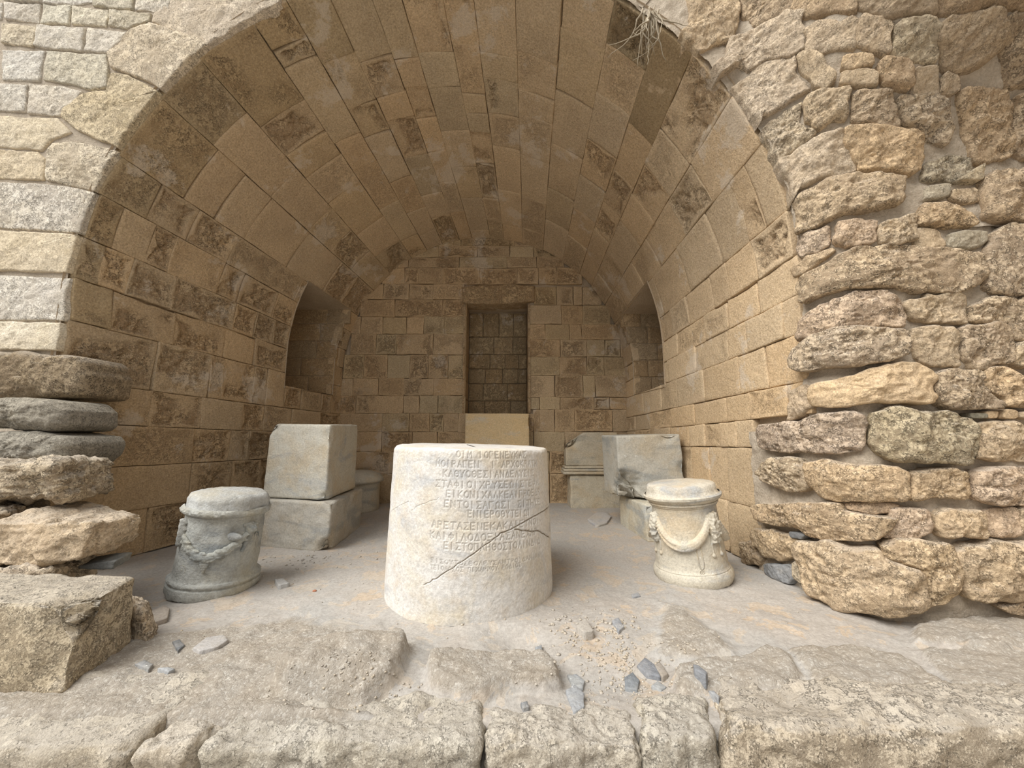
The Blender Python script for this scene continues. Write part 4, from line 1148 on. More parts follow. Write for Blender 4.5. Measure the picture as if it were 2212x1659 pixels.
# ------------------------------------------------------------------ front face and ragged pier, right of the arch
def plan(P):
    P = np.array(P); L = np.r_[0, np.cumsum(np.linalg.norm(np.diff(P, axis=0), axis=1))]
    s = np.linspace(0, L[-1], 400)
    x, y = np.interp(s, L, P[:, 0]), np.interp(s, L, P[:, 1])
    k = np.ones(25) / 25
    tx, ty = np.gradient(x), np.gradient(y)
    l = np.hypot(tx, ty); nx, ny = ty / l, -tx / l      # towards the viewer / the vault
    nx = np.convolve(np.pad(nx, 12, 'edge'), k, 'valid'); ny = np.convolve(np.pad(ny, 12, 'edge'), k, 'valid')
    l = np.hypot(nx, ny)
    return s, x, y, nx / l, ny / l
def overhang(x, z):
    t = np.clip((x - 1.6) / 0.9, 0, 1)
    return 0.70 * np.maximum(0, z - 2.6) ** 1.5 * t * t * (3 - 2 * t)
def pier_map(PL, ov):
    s, x, y, nx, ny = plan(PL)
    def f(u, v, w):
        X, Y, NX, NY = (np.interp(u, s, a) for a in (x, y, nx, ny))
        o = overhang(X, v) if ov else 0
        return np.stack([X + NX * w, Y - o + NY * w, v - (0.0 if not ov else 0.0) * w], -1)
    return f, s[-1]
low_map, low_len = pier_map(PLAN_LOW, False)
high_map, high_len = pier_map(PLAN_HIGH, True)
def pier_back():
    u, v = np.meshgrid(np.linspace(0, low_len, 240), np.linspace(-0.3, 2.75, 190), indexing='ij')
    w = -0.012 + 0.045 * fbm(np.c_[u.ravel() * 5, v.ravel() * 7, np.zeros(u.size)], 5, 0.6)
    Va = low_map(u.ravel(), v.ravel(), w); Fa = grid_faces(240, 190); ca = Va[Fa].mean(1)
    Fa = Fa[~((ca[:, 1] > 2.475) & (ca[:, 2] > 1.0)) & ~((ca[:, 1] > 3.0))]
    a = (Va, Fa, None)
    # above: only outside the arch opening
    u, v = np.meshgrid(np.linspace(0, high_len, 260), np.linspace(2.2, 5.6, 220), indexing='ij')
    w = -0.012 + 0.035 * fbm(np.c_[u.ravel() * 5, v.ravel() * 6, np.ones(u.size)], 5, 0.6)
    V = high_map(u.ravel(), v.ravel(), w)
    F = grid_faces(260, 220)
    c = V[F].mean(1)
    cx, cz, r = sec(2.42)
    dx, dz = V[:, 0] - cx, V[:, 2] - cz
    rho = np.hypot(dx, np.maximum(dz, 0)); ins = (rho < r + 0.004) & (dz > 0)
    k = (r + 0.004) / np.maximum(rho, 1e-6)
    F = F[~((rho < r + 0.004)[F].all(1))]
    V[ins, 0] = cx + dx[ins] * k[ins]; V[ins, 2] = cz + dz[ins] * k[ins]
    v_, q_, t_ = join([a, (V, F, None)])
    return put('wall_front_right', v_, q_, t_, 'mortar_pale', base=(0, 0, 0))
wall_fr = tag(pier_back(), 'ragged rough stone pier and wall right of the arch', 'wall', kind='structure')
for lst, mpf in ((PIER_LOW, low_map), (PIER_HIGH, high_map)):
    for (poly, mat, colr, pt, proud, rounds, bul) in lst:
        if mpf is high_map:
            sP, xP = plan(PLAN_HIGH)[:2]
            pp = [(float(np.interp(u, sP, xP)), z) for u, z in poly]
            cxr, czr, rr_ = sec(2.42)
            if min(math.hypot(a - cxr, max(0, b - czr)) for a, b in pp) < rr_ + 0.13:
                poly = [(float(np.interp(a, xP, sP)), b) for a, b in snap_arch(pp, 2.42, 1, 0.13)]
        P = np.array(poly); sz = math.sqrt(abs(area_centroid(P)[1]) + 1e-6)
        N = 130 if sz > 0.15 else 56
        rn = min(0.018, sz * 0.10)
        stone(wall_fr, poly, mpf, mat, tint(colr, 0.07, 0.035, pt), gap=-0.004, th=0.10, proud=0.015 + proud * 0.75 + random.uniform(-0.012, 0.012), bulge=0.3 * bul * min(1, sz / 0.25), rnd=rn,
              rough=0.034 * min(1, sz / 0.2), freq=6.0, pit=0.028 * pt * min(1, sz / 0.2), N=N, nr=24 if sz > 0.15 else 9, jit=0.035 * min(1, sz / 0.2), rounds=rounds)

def added_wall():  # unseen wall added to shade the right side, inferred from the dark overhang
    v, q_ = rbox(box_corners(3.75, 4.4, -4.5, 2.15, -0.65, 5.4), n=40, r=0.05, rough=0.06, freq=3)
    return put('wall_added_right', v, q_, None, 'rough', None, (1, 0.97, 0.92, 0.7))
tag(added_wall(), 'added out-of-frame rough stone wall on the far right, shading that side', 'wall', kind='structure')

# ------------------------------------------------------------------ floor of the recess and the lower ground in front
def poly_sd(x, y, poly):
    """signed distance to a polygon, negative inside"""
    P = np.asarray(poly, float); n = len(P)
    d = np.full(x.shape, 1e9); inside = np.zeros(x.shape, bool)
    for i in range(n):
        a, b = P[i], P[(i + 1) % n]
        ex, ey = b - a; wx, wy = x - a[0], y - a[1]
        t = np.clip((wx * ex + wy * ey) / (ex * ex + ey * ey), 0, 1)
        d = np.minimum(d, (wx - t * ex) ** 2 + (wy - t * ey) ** 2)
        c = ((a[1] <= y) & (b[1] > y)) | ((b[1] <= y) & (a[1] > y))
        xi = a[0] + (y - a[1]) / (ey if abs(ey) > 1e-9 else 1e-9) * ex
        inside ^= c & (x < xi)
    return np.where(inside, -1, 1) * np.sqrt(d)
LEDGES = [('left_rock', 0.085, 0.035), ('ridge', 0.075, 0.03), ('right_a', 0.055, 0.06), ('right_b', 0.050, 0.06), ('right_c', 0.04, 0.05), ('right_d', 0.06, 0.06), ('lip', 0.03, 0.10)]
APRON = [(-3.4, 1.40), (-3.4, 2.1), (-1.75, 2.05), (-1.2, 2.25), (-0.72, 2.12), (-0.45, 1.95), (-0.5, 1.60), (-0.6, 1.40)]
def floor_parts(x, y):
    p = np.c_[x, y, np.zeros_like(x)]
    wob = 0.045 * fbm(p * 6 + 7, 4, 0.6)
    front = sstep(3.4, 2.2, y)
    h = 0.022 * fbm(p * 1.3, 4) + 0.014 * fbm(p * 5 + 3, 4, 0.6) * front + 0.003 * fbm(p * 22, 3)
    rockm = 0.25 * front * sstep(-0.1, 0.4, fbm(p * 2.1 + 5, 3))
    for key, hh, soft in LEDGES:
        near = (np.abs(x - np.mean([q[0] for q in ROCKS[key]])) < 1.2) & (y < 2.9)
        d = np.full(x.shape, 9.0)
        if near.any(): d[near] = poly_sd(x[near], y[near], ROCKS[key])
        k = sstep(soft * 0.6, -soft * 0.6, d + wob)
        h = h + hh * k * (1 + 0.35 * fbm(p * 4 + 2, 3))
        rockm = np.maximum(rockm, k)
    k = sstep(0.12, -0.12, poly_sd(x, y, APRON) + 2 * wob)
    h = h + 0.025 * k; rockm = np.maximum(rockm, 0.85 * k)
    h = h + rockm * (0.030 * (np.abs(fbm(p * 6 + 1, 5, 0.6)) - 0.2) + 0.007 * fbm(p * 30, 3))
    h = h - 0.05 * np.exp(-(((x - 0.03) / 0.13) ** 2 + ((y - 2.02) / 0.09) ** 2))       # hollow in front of the drum
    h = h - 0.030 * np.exp(-(((x - 0.45) / 0.28) ** 2 + ((y - 1.74) / 0.14) ** 2))      # gravel pocket
    h = h - 0.06 * np.exp(-(((x + 0.60) / 0.20) ** 2 + ((y - 1.58) / 0.05) ** 2))
    h = h - 0.30 * sstep(1.50, 1.40, y)
    return h - 0.006, rockm
def floor_height(x, y):
    return floor_parts(x, y)[0]
def make_floor():
    xs_ = np.linspace(-3.8, 4.0, 580); ys_ = np.concatenate([np.linspace(1.40, 2.5, 160), np.linspace(2.515, 3.4, 58), np.linspace(3.42, 5.75, 66)])
    X, Y = np.meshgrid(xs_, ys_, indexing='ij')
    Z, R = floor_parts(X.ravel(), Y.ravel())
    o = put('floor', np.stack([X.ravel(), Y.ravel(), Z], -1), grid_faces(len(xs_), len(ys_)), None, 'floor', base=(0, 0, 0))
    at = o.data.attributes.new('bedrock', 'FLOAT', 'POINT')
    at.data.foreach_set('value', R.astype(np.float32))
    return o
floor = tag(make_floor(), 'dusty uneven bedrock floor of the vaulted recess', 'floor', kind='structure')
def make_ground():
    xs_ = np.linspace(-9, 9, 60); ys_ = np.linspace(-9, 1.5, 40)
    X, Y = np.meshgrid(xs_, ys_, indexing='ij')
    Z = -0.62 + 0.03 * fbm(np.c_[X.ravel(), Y.ravel(), 0 * X.ravel()], 3)
    return put('ground', np.stack([X.ravel(), Y.ravel(), Z], -1), grid_faces(60, 40), None, 'floor', base=(0, 0, 0))
tag(make_ground(), 'lower dusty ground in front of the stone kerb', 'ground', kind='structure')

# ------------------------------------------------------------------ kerb stones along the front edge
def rock(name, corners, mat, col, label, cat, n=26, r=0.04, rough=0.02, freq=5, pit=0.0, group=None, chips=()):
    v, q_ = rbox(corners, n, r, rough, freq, pit, chips)
    return tag(put(name, v, q_, None, mat, None, col), label, cat, group)
KG = 'kerb stones along the front edge'
def kerb(xa0, xa1, xb0, xb1, yf, yb, zt, zb, col, label, pit=0.014, n=76, r=0.04):
    # front edge xa0..xa1, back edge xb0..xb1
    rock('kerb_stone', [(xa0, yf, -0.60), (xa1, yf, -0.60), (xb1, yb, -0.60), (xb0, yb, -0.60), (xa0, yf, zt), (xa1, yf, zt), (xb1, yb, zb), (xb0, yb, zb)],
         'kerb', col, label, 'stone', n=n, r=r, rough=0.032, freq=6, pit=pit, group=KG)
kerb(-2.95, -1.235, -2.9, -1.16, 1.36, 1.72, 0.0, 0.03, (1.03, 0.99, 0.92, 0.6), 'broad buff kerb stone under the big block at far left')
kerb(-1.225, -1.03, -1.11, -0.93, 1.36, 1.84, 0.0, 0.03, (1.05, 1.0, 0.93, 0.4), 'narrow wedge-shaped kerb stone beside the left rock step', n=50, r=0.035)
kerb(-1.02, -0.10, -0.945, -0.11, 1.37, 1.63, 0.005, 0.0, (0.97, 0.96, 0.92, 0.6), 'long grey-buff kerb stone left of the central gap')
kerb(-0.085, 0.425, -0.08, 0.44, 1.38, 1.585, 0.0, -0.01, (0.98, 0.96, 0.92, 0.6), 'square grey kerb stone right of the central gap')
kerb(0.432, 0.665, 0.46, 0.74, 1.38, 1.62, 0.01, 0.01, (0.95, 0.94, 0.90, 0.7), 'short grey kerb stone against the long brown one', n=50, r=0.035)
kerb(0.68, 2.75, 0.80, 2.75, 1.38, 1.68, 0.05, 0.04, (1.0, 0.93, 0.83, 0.8), 'long brown kerb stone at the right front', n=100, r=0.06)

# ------------------------------------------------------------------ ruined stones at the left
lm = lambda D: (lambda u, v, w: np.stack([u, D - w, v], -1))
for i, (poly, D, mat, colr, pt, proud, bul) in enumerate(GREY_STONES):
    o = stone(wall_fl, poly, lm(D), 'rough' if i == 0 else mat, (0.60, 0.57, 0.50, 0.8) if i == 0 else tint(colr, 0.05, 0.02, pt), gap=-0.012, th=0.35, proud=proud, bulge=bul * 0.5, rnd=0.055, rough=0.03, pit=0.015, N=120, nr=20, jit=0.03, rounds=1)
    o['label'] = 'lichen-dark weathered stone'
rock('rubble_stone', [(-3.4, 2.05, 0.62), (-2.50, 2.15, 0.62), (-2.50, 2.5, 0.62), (-3.4, 2.5, 0.62), (-3.4, 2.05, 0.84), (-2.52, 2.15, 0.83), (-2.54, 2.5, 0.84), (-3.4, 2.5, 0.84)],
     'rough', (0.92, 0.93, 0.90, 0.9), 'knobbly grey rubble stone beneath the dark rounded stones', 'stone', n=44, r=0.05, rough=0.06, freq=7, pit=0.03)
rock('rubble_stone', [(-2.68, 1.98, 0.33), (-2.20, 2.04, 0.34), (-2.20, 2.36, 0.36), (-2.7, 2.45, 0.35), (-2.66, 1.98, 0.57), (-2.18, 2.08, 0.54), (-2.15, 2.34, 0.53), (-2.66, 2.45, 0.58)],
     'rough', (1.12, 1.08, 1.0, 0.5), 'flat overhanging buff stone jutting from the left rubble', 'stone', n=44, r=0.03, rough=0.04, freq=5, pit=0.012)
rock('rubble_stone', [(-3.4, 1.88, 0.37), (-2.72, 1.95, 0.37), (-2.70, 2.4, 0.37), (-3.4, 2.4, 0.37), (-3.4, 1.88, 0.61), (-2.74, 1.97, 0.60), (-2.72, 2.4, 0.61), (-3.4, 2.4, 0.61)],
     'rough', (0.98, 0.98, 0.95, 0.9), 'crumbling pale rubble stone at the left edge above the big block', 'stone', n=44, r=0.05, rough=0.06, freq=7, pit=0.03)
rock('rubble_stone', [(-3.4, 1.96, -0.02), (-2.20, 1.96, -0.02), (-2.34, 2.36, -0.02), (-3.4, 2.36, -0.02), (-3.4, 1.96, 0.35), (-2.26, 1.98, 0.33), (-2.42, 2.34, 0.31), (-3.4, 2.36, 0.35)],
     'rough', (1.0, 1.0, 0.98, 0.8), 'layered grey rubble footing behind the big block', 'stone', n=50, r=0.04, rough=0.05, freq=9, pit=0.02)
rock('rubble_stone', [(-1.80, 1.965, -0.03), (-1.71, 1.97, -0.03), (-1.80, 2.10, -0.03), (-2.02, 2.10, -0.03), (-1.84, 1.965, 0.20), (-1.78, 1.97, 0.12), (-1.86, 2.10, 0.14), (-2.0, 2.10, 0.20)],
     'rough', (0.95, 0.95, 0.93, 0.8), 'small crumbling stone behind the right side of the big block', 'stone', n=30, r=0.03, rough=0.035, freq=9, pit=0.015)
rock('building_block', [(-3.2, 1.58, 0.005), (-1.70, 1.585, 0.005), (-1.79, 1.95, 0.01), (-3.2, 1.95, 0.01), (-3.2, 1.62, 0.36), (-1.72, 1.64, 0.315), (-1.81, 1.95, 0.315), (-3.2, 1.95, 0.36)],
     'kerb', (1.0, 0.92, 0.78, 0.8), 'big squared buff block with a chipped corner at the left front', 'block', n=56, r=0.025, rough=0.012, freq=7, pit=0.012,
     chips=(((-1.70, 1.62, 0.32), 0.24, 0.10), ((-1.74, 1.60, 0.10), 0.10, 0.03)))

# ------------------------------------------------------------------ inscribed drum
STROKES = {
 'Α': [[(0, 0), (.5, 1), (1, 0)], [(.22, .42), (.78, .42)]], 'Β': [[(0, 0), (0, 1), (.7, .95), (.8, .75), (.6, .53), (0, .52)], [(.6, .53), (.9, .3), (.75, .05), (0, 0)]],
 'Γ': [[(0, 0), (0, 1), (.8, 1)]], 'Δ': [[(0, 0), (.5, 1), (1, 0), (0, 0)]], 'Ε': [[(.8, 1), (0, 1), (0, 0), (.8, 0)], [(0, .5), (.6, .5)]],
 'Ζ': [[(0, 1), (.9, 1), (0, 0), (.9, 0)]], 'Η': [[(0, 0), (0, 1)], [(.9, 0), (.9, 1)], [(0, .5), (.9, .5)]], 'Θ': [[(.5, 0), (.1, .2), (0, .5), (.1, .8), (.5, 1), (.9, .8), (1, .5), (.9, .2), (.5, 0)], [(.35, .5), (.65, .5)]],
 'Ι': [[(.5, 0), (.5, 1)]], 'Κ': [[(0, 0), (0, 1)], [(.85, 1), (0, .5), (.85, 0)]], 'Λ': [[(0, 0), (.5, 1), (1, 0)]], 'Μ': [[(0, 0), (.12, 1), (.5, .35), (.88, 1), (1, 0)]],
 'Ν': [[(0, 0), (0, 1), (.9, 0), (.9, 1)]], 'Ξ': [[(0, 1), (.9, 1)], [(.15, .5), (.75, .5)], [(0, 0), (.9, 0)]], 'Ο': [[(.5, 0), (.1, .2), (0, .5), (.1, .8), (.5, 1), (.9, .8), (1, .5), (.9, .2), (.5, 0)]],
 'Π': [[(0, 0), (0, 1), (.85, 1), (.85, .25)]], 'Ρ': [[(0, 0), (0, 1), (.65, .97), (.8, .75), (.65, .52), (0, .5)]], 'Σ': [[(.9, 1), (0, 1), (.5, .5), (0, 0), (.9, 0)]], 'Τ': [[(0, 1), (1, 1)], [(.5, 1), (.5, 0)]],
 'Υ': [[(0, 1), (.5, .5), (1, 1)], [(.5, .5), (.5, 0)]], 'Φ': [[(.5, 0), (.5, 1)], [(.5, .2), (.05, .35), (.05, .65), (.5, .8), (.95, .65), (.95, .35), (.5, .2)]], 'Χ': [[(0, 0), (1, 1)], [(0, 1), (1, 0)]],
 'Ω': [[(0, 0), (.35, 0), (.1, .35), (.1, .7), (.5, 1), (.9, .7), (.9, .35), (.65, 0), (1, 0)]]}
DX, DY = -0.28, 2.725
def drum_radius(z):
    return 0.55 - 0.028 * np.clip(z, 0, 1) / 0.9
def drum():
    root = empty('inscribed_drum', (DX, DY, 0.0), 'large white marble drum carved with Greek lines, standing at the centre', 'column drum')
    ang_f = np.concatenate([np.linspace(-1.75, -0.46, 150), np.linspace(-0.456, 1.12, 380), np.linspace(1.13, 1.75, 70)])
    na = len(ang_f)
    ang_b = np.linspace(1.75, 2 * PI - 1.75, 60)[1:-1]
    ang = np.concatenate([ang_f, ang_b]); NA = len(ang)
    zs_ = np.concatenate([np.linspace(0.0, 0.19, 36), np.linspace(0.193, 1.0, 300)])
    nz = len(zs_)
    ztop = lambda a: 0.905 - 0.012 * np.sin(a)
    A, T = np.meshgrid(ang, zs_, indexing='ij')
    zb = -0.02 + 0.012 * fbm(np.c_[np.cos(A[:, 0]) * 6, np.sin(A[:, 0]) * 6, 0 * A[:, 0]], 4)
    Z = zb[:, None] + T * (ztop(A) - zb[:, None])
    H = np.zeros_like(A)
    # carve the strokes
    segs = []
    for (txt, (a0, z0), (a1, z1), h) in INSCRIPTION:
        n = len(txt); lw = (a1 - a0) / n
        for i, ch in enumerate(txt):
            if ch == ' ': continue
            wch = 0.72 if ch != 'Ι' else 0.5
            for st in STROKES[ch]:
                for p, q in zip(st[:-1], st[1:]):
                    f = lambda s: (a0 + lw * (i + 0.14 + wch * s[0]), z0 + (z1 - z0) * i / n + h * (s[1] - 0.5))
                    segs.append((f(p), f(q), h))
    da = ang_f[1] - ang_f[0]
    def stamp(p, q, width, depth):
        R = 0.535
        m = 4 * width
        i0 = np.searchsorted(ang_f, min(p[0], q[0]) - m / R); i1 = np.searchsorted(ang_f, max(p[0], q[0]) + m / R)
        zc = Z[(i0 + i1) // 2 if i1 < na else na - 1]
        k0 = np.searchsorted(zc, min(p[1], q[1]) - m); k1 = np.searchsorted(zc, max(p[1], q[1]) + m)
        if i1 <= i0 or k1 <= k0: return
        X = A[i0:i1, k0:k1] * R; Y = Z[i0:i1, k0:k1]
        ax, ay, bx, by = p[0] * R, p[1], q[0] * R, q[1]
        dx, dy = bx - ax, by - ay; L2 = dx * dx + dy * dy + 1e-12
        t = np.clip(((X - ax) * dx + (Y - ay) * dy) / L2, 0, 1)
        d = np.hypot(X - ax - t * dx, Y - ay - t * dy)
        H[i0:i1, k0:k1] = np.minimum(H[i0:i1, k0:k1], -depth * np.clip(1.25 - d / width, 0, 1))
    for p, q, h in segs:
        stamp(p, q, 0.0042 if h > 0.03 else 0.003, 0.0036 if h > 0.03 else 0.0024)
    crk = []
    for ci, cpts in enumerate(CRACKS):
        pts = []
        for p, q in zip(cpts[:-1], cpts[1:]):
            for t in np.linspace(0, 1, 10, endpoint=False):
                pts.append((p[0] + (q[0] - p[0]) * t, p[1] + (q[1] - p[1]) * t))
        pts = np.array(pts + [cpts[-1]])
        nn = fbm(np.c_[np.arange(len(pts)) * 0.37, np.full(len(pts), ci * 5.0), np.zeros(len(pts))], 3)
        pts[:, 1] += 0.006 * nn
        crk.append(pts)
        for i, (p, q) in enumerate(zip(pts[:-1], pts[1:])):
            wd = (0.0050 if ci < 2 else 0.0016) * (0.55 + 0.45 * (1 - i / len(pts)) if ci == 0 else 1)
            stamp(p, q, wd, wd * 2.0)
    R = drum_radius(Z)
    xyz = np.stack([np.sin(A) * 0.53, -np.cos(A) * 0.53, Z], -1).reshape(-1, 3)
    rough = (0.003 * fbm(xyz * 8, 4) + 0.0016 * fbm(xyz * 30, 3)).reshape(A.shape)
    topw = sstep(0.74, 0.9, Z) * (0.5 + 0.5 * np.clip(fbm(xyz * 3.1 + 4, 2), -1, 1).reshape(A.shape))
    rough -= topw * 0.010 * np.clip(fbm(xyz * 17 + 8, 4, 0.6), -0.3, 1).reshape(A.shape)
    # worn arris at the top, broken bottom edge
    ed = np.clip((Z - (ztop(A) - 0.03)) / 0.03, 0, 1)
    er = 0.012 + 0.014 * np.clip(fbm(np.c_[np.sin(A.ravel()) * 5, np.cos(A.ravel()) * 5, np.zeros(A.size)] + 2, 3).reshape(A.shape), 0, 1) + 0.035 * np.exp(-((A + 1.25) / 0.22) ** 2) + 0.03 * np.exp(-((A - 1.1) / 0.10) ** 2)
    R = R + rough + H - er * (1 - np.sqrt(np.clip(1 - ed ** 2, 0, 1)))
    V = np.stack([np.sin(A) * R, -np.cos(A) * R, Z], -1).reshape(-1, 3)
    F = grid_faces(nz, NA, True)
    # V is ordered angle-major: transpose to rows of z
    V = V.reshape(NA, nz, 3).transpose(1, 0, 2).reshape(-1, 3)
    # top cap rings
    rows = [V]; nrow = nz
    topring = V[-NA:]
    for k, s in enumerate((0.97, 0.8, 0.55, 0.3, 0.08)):
        ringv = topring.copy(); ringv[:, :2] *= s; ringv[:, 2] = topring[:, 2] + 0.002 + 0.006 * fbm(ringv * 7, 3)
        rows.append(ringv); nrow += 1
    V = np.concatenate(rows)
    F = grid_faces(nrow, NA, True)
    body = put('body', V, F, None, 'marble', root, col=(1.04, 1.03, 1.02, 1), base=(0, 0, 0))
    # slightly darker strips in the carved strokes, one mesh per line
    def ribbons(segl, width, sink):
        VV, QQ = [], []
        for (p, q) in segl:
            Rm = 0.535
            d = np.array([(q[0] - p[0]) * Rm, q[1] - p[1]]); L = np.linalg.norm(d)
            if L < 1e-6: continue
            d /= L; nrm = np.array([-d[1], d[0]]) * width / 2
            m = max(2, int(L / 0.01) + 1)
            base_i = len(VV)
            for t in np.linspace(0, 1, m):
                a = p[0] + (q[0] - p[0]) * t; z = p[1] + (q[1] - p[1]) * t
                for sg in (-1, 1):
                    aa = a + sg * nrm[0] / Rm; z2 = z + sg * nrm[1]
                    rr = float(drum_radius(z2)) - sink
                    VV.append((math.sin(aa) * rr, -math.cos(aa) * rr, z2))
            for i in range(m - 1):
                b = base_i + i * 2
                QQ.append((b, b + 1, b + 3, b + 2))
        return np.array(VV), QQ
    for (txt, (a0, z0), (a1, z1), h) in INSCRIPTION:
        n = len(txt); lw = (a1 - a0) / n
        for i, ch in enumerate(txt):
            if ch == ' ': continue
            wch = 0.72 if ch != 'Ι' else 0.5
            sl = []
            for st in STROKES[ch]:
                for p, q in zip(st[:-1], st[1:]):
                    f = lambda s: (a0 + lw * (i + 0.14 + wch * s[0]), z0 + (z1 - z0) * i / n + h * (s[1] - 0.5))
                    sl.append((f(p), f(q)))
            v, q_ = ribbons(sl, 0.0022 if h > 0.03 else 0.0016, 0.0016 if h > 0.03 else 0.0010)
            put('carved_letter', v, q_, None, 'groove', body, base=(0, 0, 0))
    for ci, pts in enumerate(crk):
        v, q_ = ribbons(list(zip(pts[:-1], pts[1:])), 0.0034 if ci < 2 else 0.001, 0.0045 if ci < 2 else 0.0015)
        put('crack', v, q_, None, 'crackdirt', body, base=(0, 0, 0))
    return root
drum()

# ------------------------------------------------------------------ marble blocks
def block(name, corners, mat, col, label, n=26, r=0.012, rough=0.004, pit=0.0, chips=(), cat='block'):
    return rock(name, corners, mat, col, label, cat, n=n, r=r, rough=rough, freq=8, pit=pit, chips=chips)
block('marble_block', [(-2.30, 3.58, -0.02), (-1.575, 3.43, -0.02), (-1.63, 4.30, -0.02), (-2.35, 4.42, -0.02), (-2.29, 3.58, 0.40), (-1.555, 3.43, 0.40), (-1.62, 4.30, 0.395), (-2.34, 4.42, 0.40)],
      'marble_grey', (0.98, 0.98, 0.98, 1), 'grey marble block lying under the tall cube at the left', n=40, r=0.02, rough=0.007,
      chips=(((-1.56, 3.43, 0.0), 0.13, 0.07), ((-1.56, 3.43, 0.40), 0.10, 0.035), ((-1.6, 3.9, 0.40), 0.08, 0.02)))
block('marble_block', [(-2.30, 3.64, 0.407), (-1.635, 3.475, 0.407), (-1.69, 4.25, 0.407), (-2.36, 4.38, 0.407), (-2.275, 3.64, 1.085), (-1.63, 3.475, 1.07), (-1.69, 4.25, 1.085), (-2.34, 4.38, 1.09)],
      'marble_cream', (0.96, 0.97, 0.97, 1), 'pale marble cube resting on the grey block at the left', n=40, r=0.016, rough=0.005,
      chips=(((-2.28, 3.62, 1.09), 0.13, 0.06), ((-1.66, 4.3, 1.09), 0.10, 0.035), ((-1.64, 3.47, 0.42), 0.08, 0.03), ((-1.63, 3.47, 0.95), 0.10, 0.018)))
block('marble_block', [(1.26, 3.72, -0.02), (1.74, 3.72, -0.02), (1.72, 4.44, -0.02), (1.20, 4.44, -0.02), (1.25, 3.74, 0.325), (1.74, 3.74, 0.325), (1.72, 4.44, 0.315), (1.20, 4.44, 0.315)],
      'marble_cream', (0.95, 0.94, 0.88, 1), 'low marble block beneath the upright block at the right', n=40, r=0.02, rough=0.008, chips=(((1.25, 3.72, 0.33), 0.12, 0.04),))
block('marble_block', [(1.09, 3.99, 0.331), (1.775, 3.97, 0.331), (1.74, 4.45, 0.331), (1.07, 4.55, 0.331), (1.075, 3.99, 0.965), (1.72, 3.97, 0.985), (1.70, 4.45, 0.985), (1.055, 4.58, 0.97)],
      'marble_grey', (1.02, 1.03, 1.02, 1), 'grey marble block with a broken lower corner, upper of the right pair', n=52, r=0.012, rough=0.004,
      chips=(((1.06, 3.96, 0.30), 0.36, 0.15), ((1.60, 3.96, 0.99), 0.12, 0.03), ((1.79, 3.96, 0.62), 0.14, 0.03)))
# honey coloured slab below the niche
block('marble_slab', [(-0.66, 5.40, -0.02), (0.245, 5.40, -0.02), (0.245, 5.60, -0.02), (-0.66, 5.60, -0.02), (-0.655, 5.42, 1.265), (0.24, 5.42, 1.265), (0.24, 5.60, 1.265), (-0.655, 5.60, 1.265)],
      'marble_tan', (1.12, 1.08, 1.0, 1), 'honey-coloured marble slab upright below the back niche', n=30, r=0.01, rough=0.003, chips=(((0.26, 5.4, 1.15), 0.10, 0.02),), cat='slab')
# moulded stele on its pedestal
stel = empty('stele', (1.10, 5.45, 0.0), 'grey-buff stele with moulded foot on a pedestal by the back wall', 'stele')
def stele_part(name, corners, mat, col, **kw):
    v, q_ = rbox(np.array(corners) - np.array([1.10, 5.45, 0.0]), **kw)
    put(name, v, q_, None, mat, stel, col)
stele_part('pedestal', box_corners(0.785, 1.47, 5.30, 5.60, -0.02, 0.43), 'marble_cream', (0.95, 0.90, 0.80, 1), n=26, r=0.015, rough=0.01)
for (x0, x1, y0, z0, z1) in ((0.69, 1.52, 5.27, 0.437, 0.478), (0.70, 1.51, 5.285, 0.480, 0.512), (0.715, 1.495, 5.30, 0.514, 0.545)):
    stele_part('moulding', box_corners(x0, x1, y0, 5.58, z0, z1), 'marble_cream', (0.92, 0.86, 0.76, 1), n=18, r=0.012, rough=0.003)
v, q_ = rbox(np.array(box_corners(0.74, 1.46, 5.36, 5.56, 0.547, 1.0)) - np.array([1.10, 5.45, 0]), n=34, r=0.012, rough=0.005, chips=(((-0.38, -0.09, 0.98), 0.25, 0.07), ((-0.38, 0.09, 1.0), 0.25, 0.07)))
sel = (v[:, 2] > 0.75)
v[sel, 2] -= np.maximum(0, (-0.10 - v[sel, 0])) * 0.62 * sstep(0.75, 1.0, v[sel, 2])
put('shaft', v, q_, None, 'marble_grey', stel, (1.12, 1.05, 0.92, 1))

# small round pedestal behind the left blocks
sp = empty('round_pedestal', (-2.10, 5.20, 0.0), 'small round marble pedestal with a rim, half hidden behind the left cube', 'pedestal')
v, q_, t_ = lathe([(0.0, -0.02), (0.335, -0.02), (0.34, 0.03), (0.335, 0.15), (0.338, 0.33), (0.34, 0.352), (0.365, 0.365)], 64, 0.006)
put('body', v, q_, t_, 'marble_grey', sp, (1.0, 1.0, 0.98, 1), base=(0, 0, 0))
v, q_, t_ = lathe([(0.34, 0.355), (0.385, 0.36), (0.39, 0.385), (0.375, 0.41), (0.33, 0.455), (0.24, 0.49), (0.10, 0.50), (0.0, 0.50)], 64, 0.008)
put('rim', v, q_, t_, 'marble_grey', sp, (1.05, 1.05, 1.03, 1), base=(0, 0, 0))

# ------------------------------------------------------------------ round altars
def on_cyl(R, a, z, h=0.0):
    return np.array([math.sin(a) * (R + h), -math.cos(a) * (R + h), z])
def cyl_tube(R, pts, rad, seg=8, lift=0.0):
    return tube([on_cyl(R(z) if callable(R) else R, a, z, lift) for a, z in pts], rad, seg)
def smooth_path(pts, n=24):
    pts = np.asarray(pts, float)
    t = np.linspace(0, len(pts) - 1, n)
    k = np.arange(len(pts))
    out = np.stack([np.interp(t, k, pts[:, i]) for i in range(2)], -1)
    for _ in range(2):
        out[1:-1] = (out[:-2] + 2 * out[1:-1] + out[2:]) / 4
    return out

